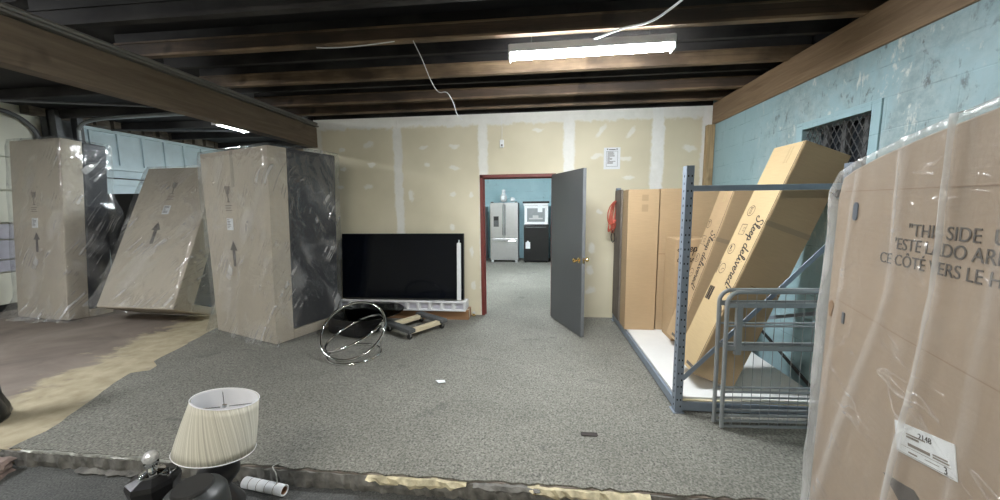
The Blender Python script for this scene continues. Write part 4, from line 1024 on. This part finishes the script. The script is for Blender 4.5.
# ------------------------------------------------------------------ mesh cage panels before the rack
def cage_panel(loc, label, first):
    o = thing('mesh_gate', label, 'gate', loc, (R(-1.5), 0, R(3)), 'grey tube gates leaning at the rack')
    W, H_ = 1.0, .985; r = .014
    pts = [(0, 0, .012), (0, 0, H_ - .09)] + [(.08 - .08 * math.cos(a), 0, H_ - .09 + .08 * math.sin(a)) for a in [math.pi / 2 * k / 6 for k in range(1, 7)]] + \
          [(W - .08, 0, H_ - .01)] + [(W - .08 + .08 * math.sin(a), 0, H_ - .09 + .08 * math.cos(a)) for a in [math.pi / 2 * k / 6 for k in range(1, 7)]] + [(W, 0, .012)]
    g = G(); g.tube(pts, r, 10); g.obj('frame', M['steel2'], o, True)
    for z, hgt in ((.885, .035), (.585, .035)):
        g = G(); g.box((.0, -.010, z - hgt / 2), (W, .010, z + hgt / 2), bev=.004); g.obj('flat_bar', M['steel2'], o)
    for z in (.74, .27, .195, .10, .06, .02):
        g = G(); g.tube([(.0, 0, z), (W, 0, z)], .008 if z > .1 else .010, 8); g.obj('rail', M['steel2'], o, True)
    if first:
        g = G(); n = 16
        for i in range(1, n): g.tube([(W * i / n, -.008, .02), (W * i / n, -.008, H_ - .015)], .0022, 5)
        g.obj('wire_mesh', M['steel2'], o)
    if first:
        g = G(); g.box((.06, -.016, .54), (.10, .012, .90), bev=.003); g.obj('latch_plate', M['steel2'], o)
    return o
cage_panel((1.292, 2.50, ZF), 'front grey gate of tube and wire before the rack, rounded top corner', True)
cage_panel((1.272, 2.565, ZF), 'rear grey tube gate, its rounded corner just left of the front one', False)

# ------------------------------------------------------------------ big wrapped carton at the right
S = Vector((-.2643, -.9644, 0)); N = Vector((-.9644, .2643, 0))
big = thing('large_wrapped_carton', 'huge pinkish film wrapped carton at the right edge with THIS SIDE print', 'carton')
big.matrix_world = frame((1.24, 1.65, ZL), S, -N, (0, 0, 1))       # local x = along the face, y = away from the viewer, z up
BZ = -ZL
outline = [(.035, .0), (.03, .9 + BZ), (.03, 1.60 + BZ), (.055, 1.675 + BZ), (.13, 1.70 + BZ), (.28, 1.732 + BZ), (.50, 1.765 + BZ), (.72, 1.79 + BZ), (1.1, 1.82 + BZ), (1.5, 1.83 + BZ), (1.5, 0)]
g = G(); g.prism(outline, 0, .52, bev=.006); g.obj('box', M['card_pink'], big)
g = G()
for z0_, z1_ in ((1.19, 1.13), (1.62, 1.60)): ribbon(g, [(.08, z0_ + BZ), (.5, (z0_ + z1_) / 2 + BZ + .004), (1.45, z1_ + BZ)], .003)
g.obj('crease_line', cardboard('crease', (.33, .23, .165)), big, M=Matrix.Rotation(R(90), 4, 'X') @ Matrix.Translation((0, 0, .0006)))
RX = Matrix.Rotation(R(90), 4, 'X')
def face_m(s, z, rot=0, off=.0012): return Matrix.Translation((s, -off, z + BZ)) @ RX @ Matrix.Rotation(rot, 4, 'Z')
text('printed_text', '"THIS SIDE  UP', .052, M['ink2'], big, face_m(.465, 1.474), 1.05)
text('printed_text', '\'ESTE LADO ARRIBA', .052, M['ink2'], big, face_m(.41, 1.428), 1.0)
text('printed_text', 'CE CÔTÉ VERS LE HAUT', .050, M['ink2'], big, face_m(.345, 1.378), 1.0)
MM = face_m(.535, .822, R(15.5))
g = G(); g.box((0, 0, 0), (.225, .088, .002), MM @ Matrix.Translation((0, 0, -.0005))); lb = g.obj('shipping_label', M['paper'], big)
g = G(); random.seed(9)
for (a, b, c, dd) in ((.05, .060, .125, .064), (.05, .052, .10, .0575), (.055, .030, .14, .038), (.15, .036, .20, .040), (.15, .029, .205, .033), (.055, .010, .09, .014), (.02, .0235, .21, .0245), (.12, .014, .17, .0155), (.01, .003, .215, .004)):
    g.box((a, b, .0016), (c, dd, .0024), MM)
g.obj('print', M['ink3'], lb)
text('printed_text', '2148', .022, M['ink'], lb, MM @ Matrix.Translation((.098, .062, .0018)), 1.15)
text('printed_text', '3', .026, M['ink'], lb, MM @ Matrix.Translation((.185, .004, .0018)), 1.0)
# dark oval hand hole, small tab, torn hole
g = G(); g.prism([(.172 + .015 * math.cos(a) , 1.543 + BZ + (.020 if math.sin(a) > 0 else -.020) + .014 * math.sin(a)) for a in [2 * math.pi * (k + .5) / 20 for k in range(20)]], -.004, -.0008); g.obj('hand_hole', plain('slate plastic', (.12, .15, .20), .5), big)
g = G(); g.box((.155, -.004, 1.105 + BZ), (.172, -.0008, 1.15 + BZ), bev=.001); g.obj('strap_tab', plain('slate tab', (.14, .15, .17), .5), big)
g = G(); g.prism([(.065 + .016 * math.cos(a) * (1 + .3 * math.sin(3 * a)), 1.14 + BZ + .035 * math.sin(a)) for a in [2 * math.pi * k / 16 for k in range(16)]], -.003, -.0006); g.obj('torn_patch', cardboard('torn core', (.30, .17, .08)), big)
g = G(); g.prism([(.49, .715 + BZ), (.56, .735 + BZ), (.62, .755 + BZ), (.67, .735 + BZ), (.69, .68 + BZ), (.60, .67 + BZ)], -.003, -.0006); g.obj('dark_print', M['ink2'], big)
# film sheet: wraps the left edge, covers the face, gathered over the top
def topz(s):
    pts = [(-.2, 1.60), (.0, 1.625), (.05, 1.70), (.13, 1.725), (.28, 1.752), (.5, 1.785), (.72, 1.81), (1.1, 1.84), (1.6, 1.85)]
    for (a, za), (b, zb) in zip(pts, pts[1:]):
        if a <= s <= b: return za + (zb - za) * (s - a) / (b - a) + BZ
    return 1.85 + BZ
FOLD_GLINT = [(lambda z: .612 - max(0, 1.35 - z) * .11 + .004 * math.sin(z * 7), .011, .024, .85), (lambda z: .42 - max(0, 1.3 - z) * .32 + .005 * math.sin(z * 6), .018, .012, .38), (lambda z: .79 - (1.7 - z) * .05, .014, .010, .25), (lambda z: .16 - (1.5 - z) * .10, .012, .008, .3)]  # raised folds, each with a highlight band painted in milky white
cols = [(-.02, .46), (-.025, .34), (-.03, .22), (-.03, .12), (-.032, .06), (-.028, .02)]     # around the left edge: (s, depth)
ss = [i * .0125 for i in range(0, 122)]
t = bmesh.new(); rows = []; nz = 110
fac = t.verts.layers.float.new('milky')  # whiteness per vertex, carries the painted fold highlights
for j in range(nz + 1):
    row = []
    f = j / nz
    for (s_, dp) in cols:
        z = .01 + (topz(-.02) - .03 - .01) * f; q = noise.noise(Vector((dp * 4, z * 3, 2))) * .018 + noise.noise(Vector((dp * 12, z * 9, 5))) * .008
        v = t.verts.new((s_ + q - .015 * (1 - f), dp, z)); v[fac] = .32; row.append(v)
    for s_ in ss:
        z = .01 + (topz(s_) - .01) * f
        zz = z - BZ
        h_ = .008 + .004 * noise.noise(Vector((s_ * 4, z * 3, 0)))
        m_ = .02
        for fn, wd, hh_, mk_ in FOLD_GLINT:
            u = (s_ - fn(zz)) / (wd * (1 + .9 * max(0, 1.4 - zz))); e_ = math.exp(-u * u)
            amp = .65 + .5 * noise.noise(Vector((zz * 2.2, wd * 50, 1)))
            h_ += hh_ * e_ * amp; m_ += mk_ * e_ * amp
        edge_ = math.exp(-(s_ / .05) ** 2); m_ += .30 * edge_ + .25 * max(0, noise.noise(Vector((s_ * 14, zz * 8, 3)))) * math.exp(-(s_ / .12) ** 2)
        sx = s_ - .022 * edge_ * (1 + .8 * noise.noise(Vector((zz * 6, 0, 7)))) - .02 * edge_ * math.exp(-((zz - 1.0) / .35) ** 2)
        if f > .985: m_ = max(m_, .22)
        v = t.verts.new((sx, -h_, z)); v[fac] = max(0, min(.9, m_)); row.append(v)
    rows.append(row)
for A, B in zip(rows, rows[1:]):
    for k in range(len(A) - 1): t.faces.new((A[k], A[k + 1], B[k + 1], B[k]))
# top
prev = rows[-1][len(cols):]
for dp in (.06, .2, .36, .53):
    cur = []
    for v in prev:
        s_ = v.co.x; q = .03 * math.sin(dp * 6) * (1 + noise.noise(Vector((s_ * 3, dp * 5, 1)))); nv = t.verts.new((s_, dp, topz(max(-.1, s_)) + .004 + q)); nv[fac] = .16; cur.append(nv)
    for k in range(len(prev) - 1): t.faces.new((prev[k], prev[k + 1], cur[k + 1], cur[k]))
    prev = cur
bmesh.ops.recalc_face_normals(t, faces=t.faces[:])
g = G(); g._add(t)
def mk_bigfilm():
    m = NT('loose clear film'); n, l = m.n, m.l
    at = n.new('ShaderNodeAttribute'); at.attribute_name = 'milky'
    f1 = m.noise(m.coord(scale=(1, 1, .35)), 11, 4, .6, .6); f2 = m.noise(m.coord(), 40, 3)
    bn = n.new('ShaderNodeBump'); bn.inputs['Strength'].default_value = .9; bn.inputs['Distance'].default_value = .035
    f3 = m.noise(m.coord(scale=(.35, 1, 1), rot=(0, R(12), 0)), 6, 3, .5, .6); f4 = m.noise(m.coord(), 2.4, 3)
    rid = m.math('MULTIPLY', m.smooth(m.math('ABSOLUTE', m.math('SUBTRACT', f3, .5)), 0, .02), m.ramp(f4, [(.45, (0, 0, 0)), (.62, (1, 1, 1))]))
    l.new(m.math('ADD', m.math('ADD', f1, m.math('MULTIPLY', f2, .12)), m.math('MULTIPLY', rid, .25)), bn.inputs['Height'])
    tr = n.new('ShaderNodeBsdfTransparent'); tr.inputs[0].default_value = (.97, .97, .96, 1)
    gl = n.new('ShaderNodeBsdfGlossy'); gl.inputs['Roughness'].default_value = .22; l.new(bn.outputs[0], gl.inputs['Normal'])
    df = n.new('ShaderNodeBsdfDiffuse'); df.inputs[0].default_value = (.84, .83, .81, 1)
    tl = n.new('ShaderNodeBsdfTranslucent'); tl.inputs[0].default_value = (.7, .69, .67, 1)
    ad = n.new('ShaderNodeMixShader'); ad.inputs[0].default_value = .15; l.new(df.outputs[0], ad.inputs[1]); l.new(tl.outputs[0], ad.inputs[2])
    k = m.math('ADD', m.math('MULTIPLY_ADD', rid, .16, at.outputs['Fac']), m.ramp(f1, [(.5, (.0, .0, .0)), (.8, (.10, .10, .10))]), clamp=True)  # crease highlights whitened on top of the stored whiteness
    m1 = n.new('ShaderNodeMixShader'); l.new(k, m1.inputs[0]); l.new(tr.outputs[0], m1.inputs[1]); l.new(ad.outputs[0], m1.inputs[2])
    m2 = n.new('ShaderNodeMixShader'); m2.inputs[0].default_value = .07; l.new(m1.outputs[0], m2.inputs[1]); l.new(gl.outputs[0], m2.inputs[2])
    l.new(m2.outputs[0], m.out.inputs[0]); return m.m
g.obj('film_wrap', mk_bigfilm(), big, 'all')
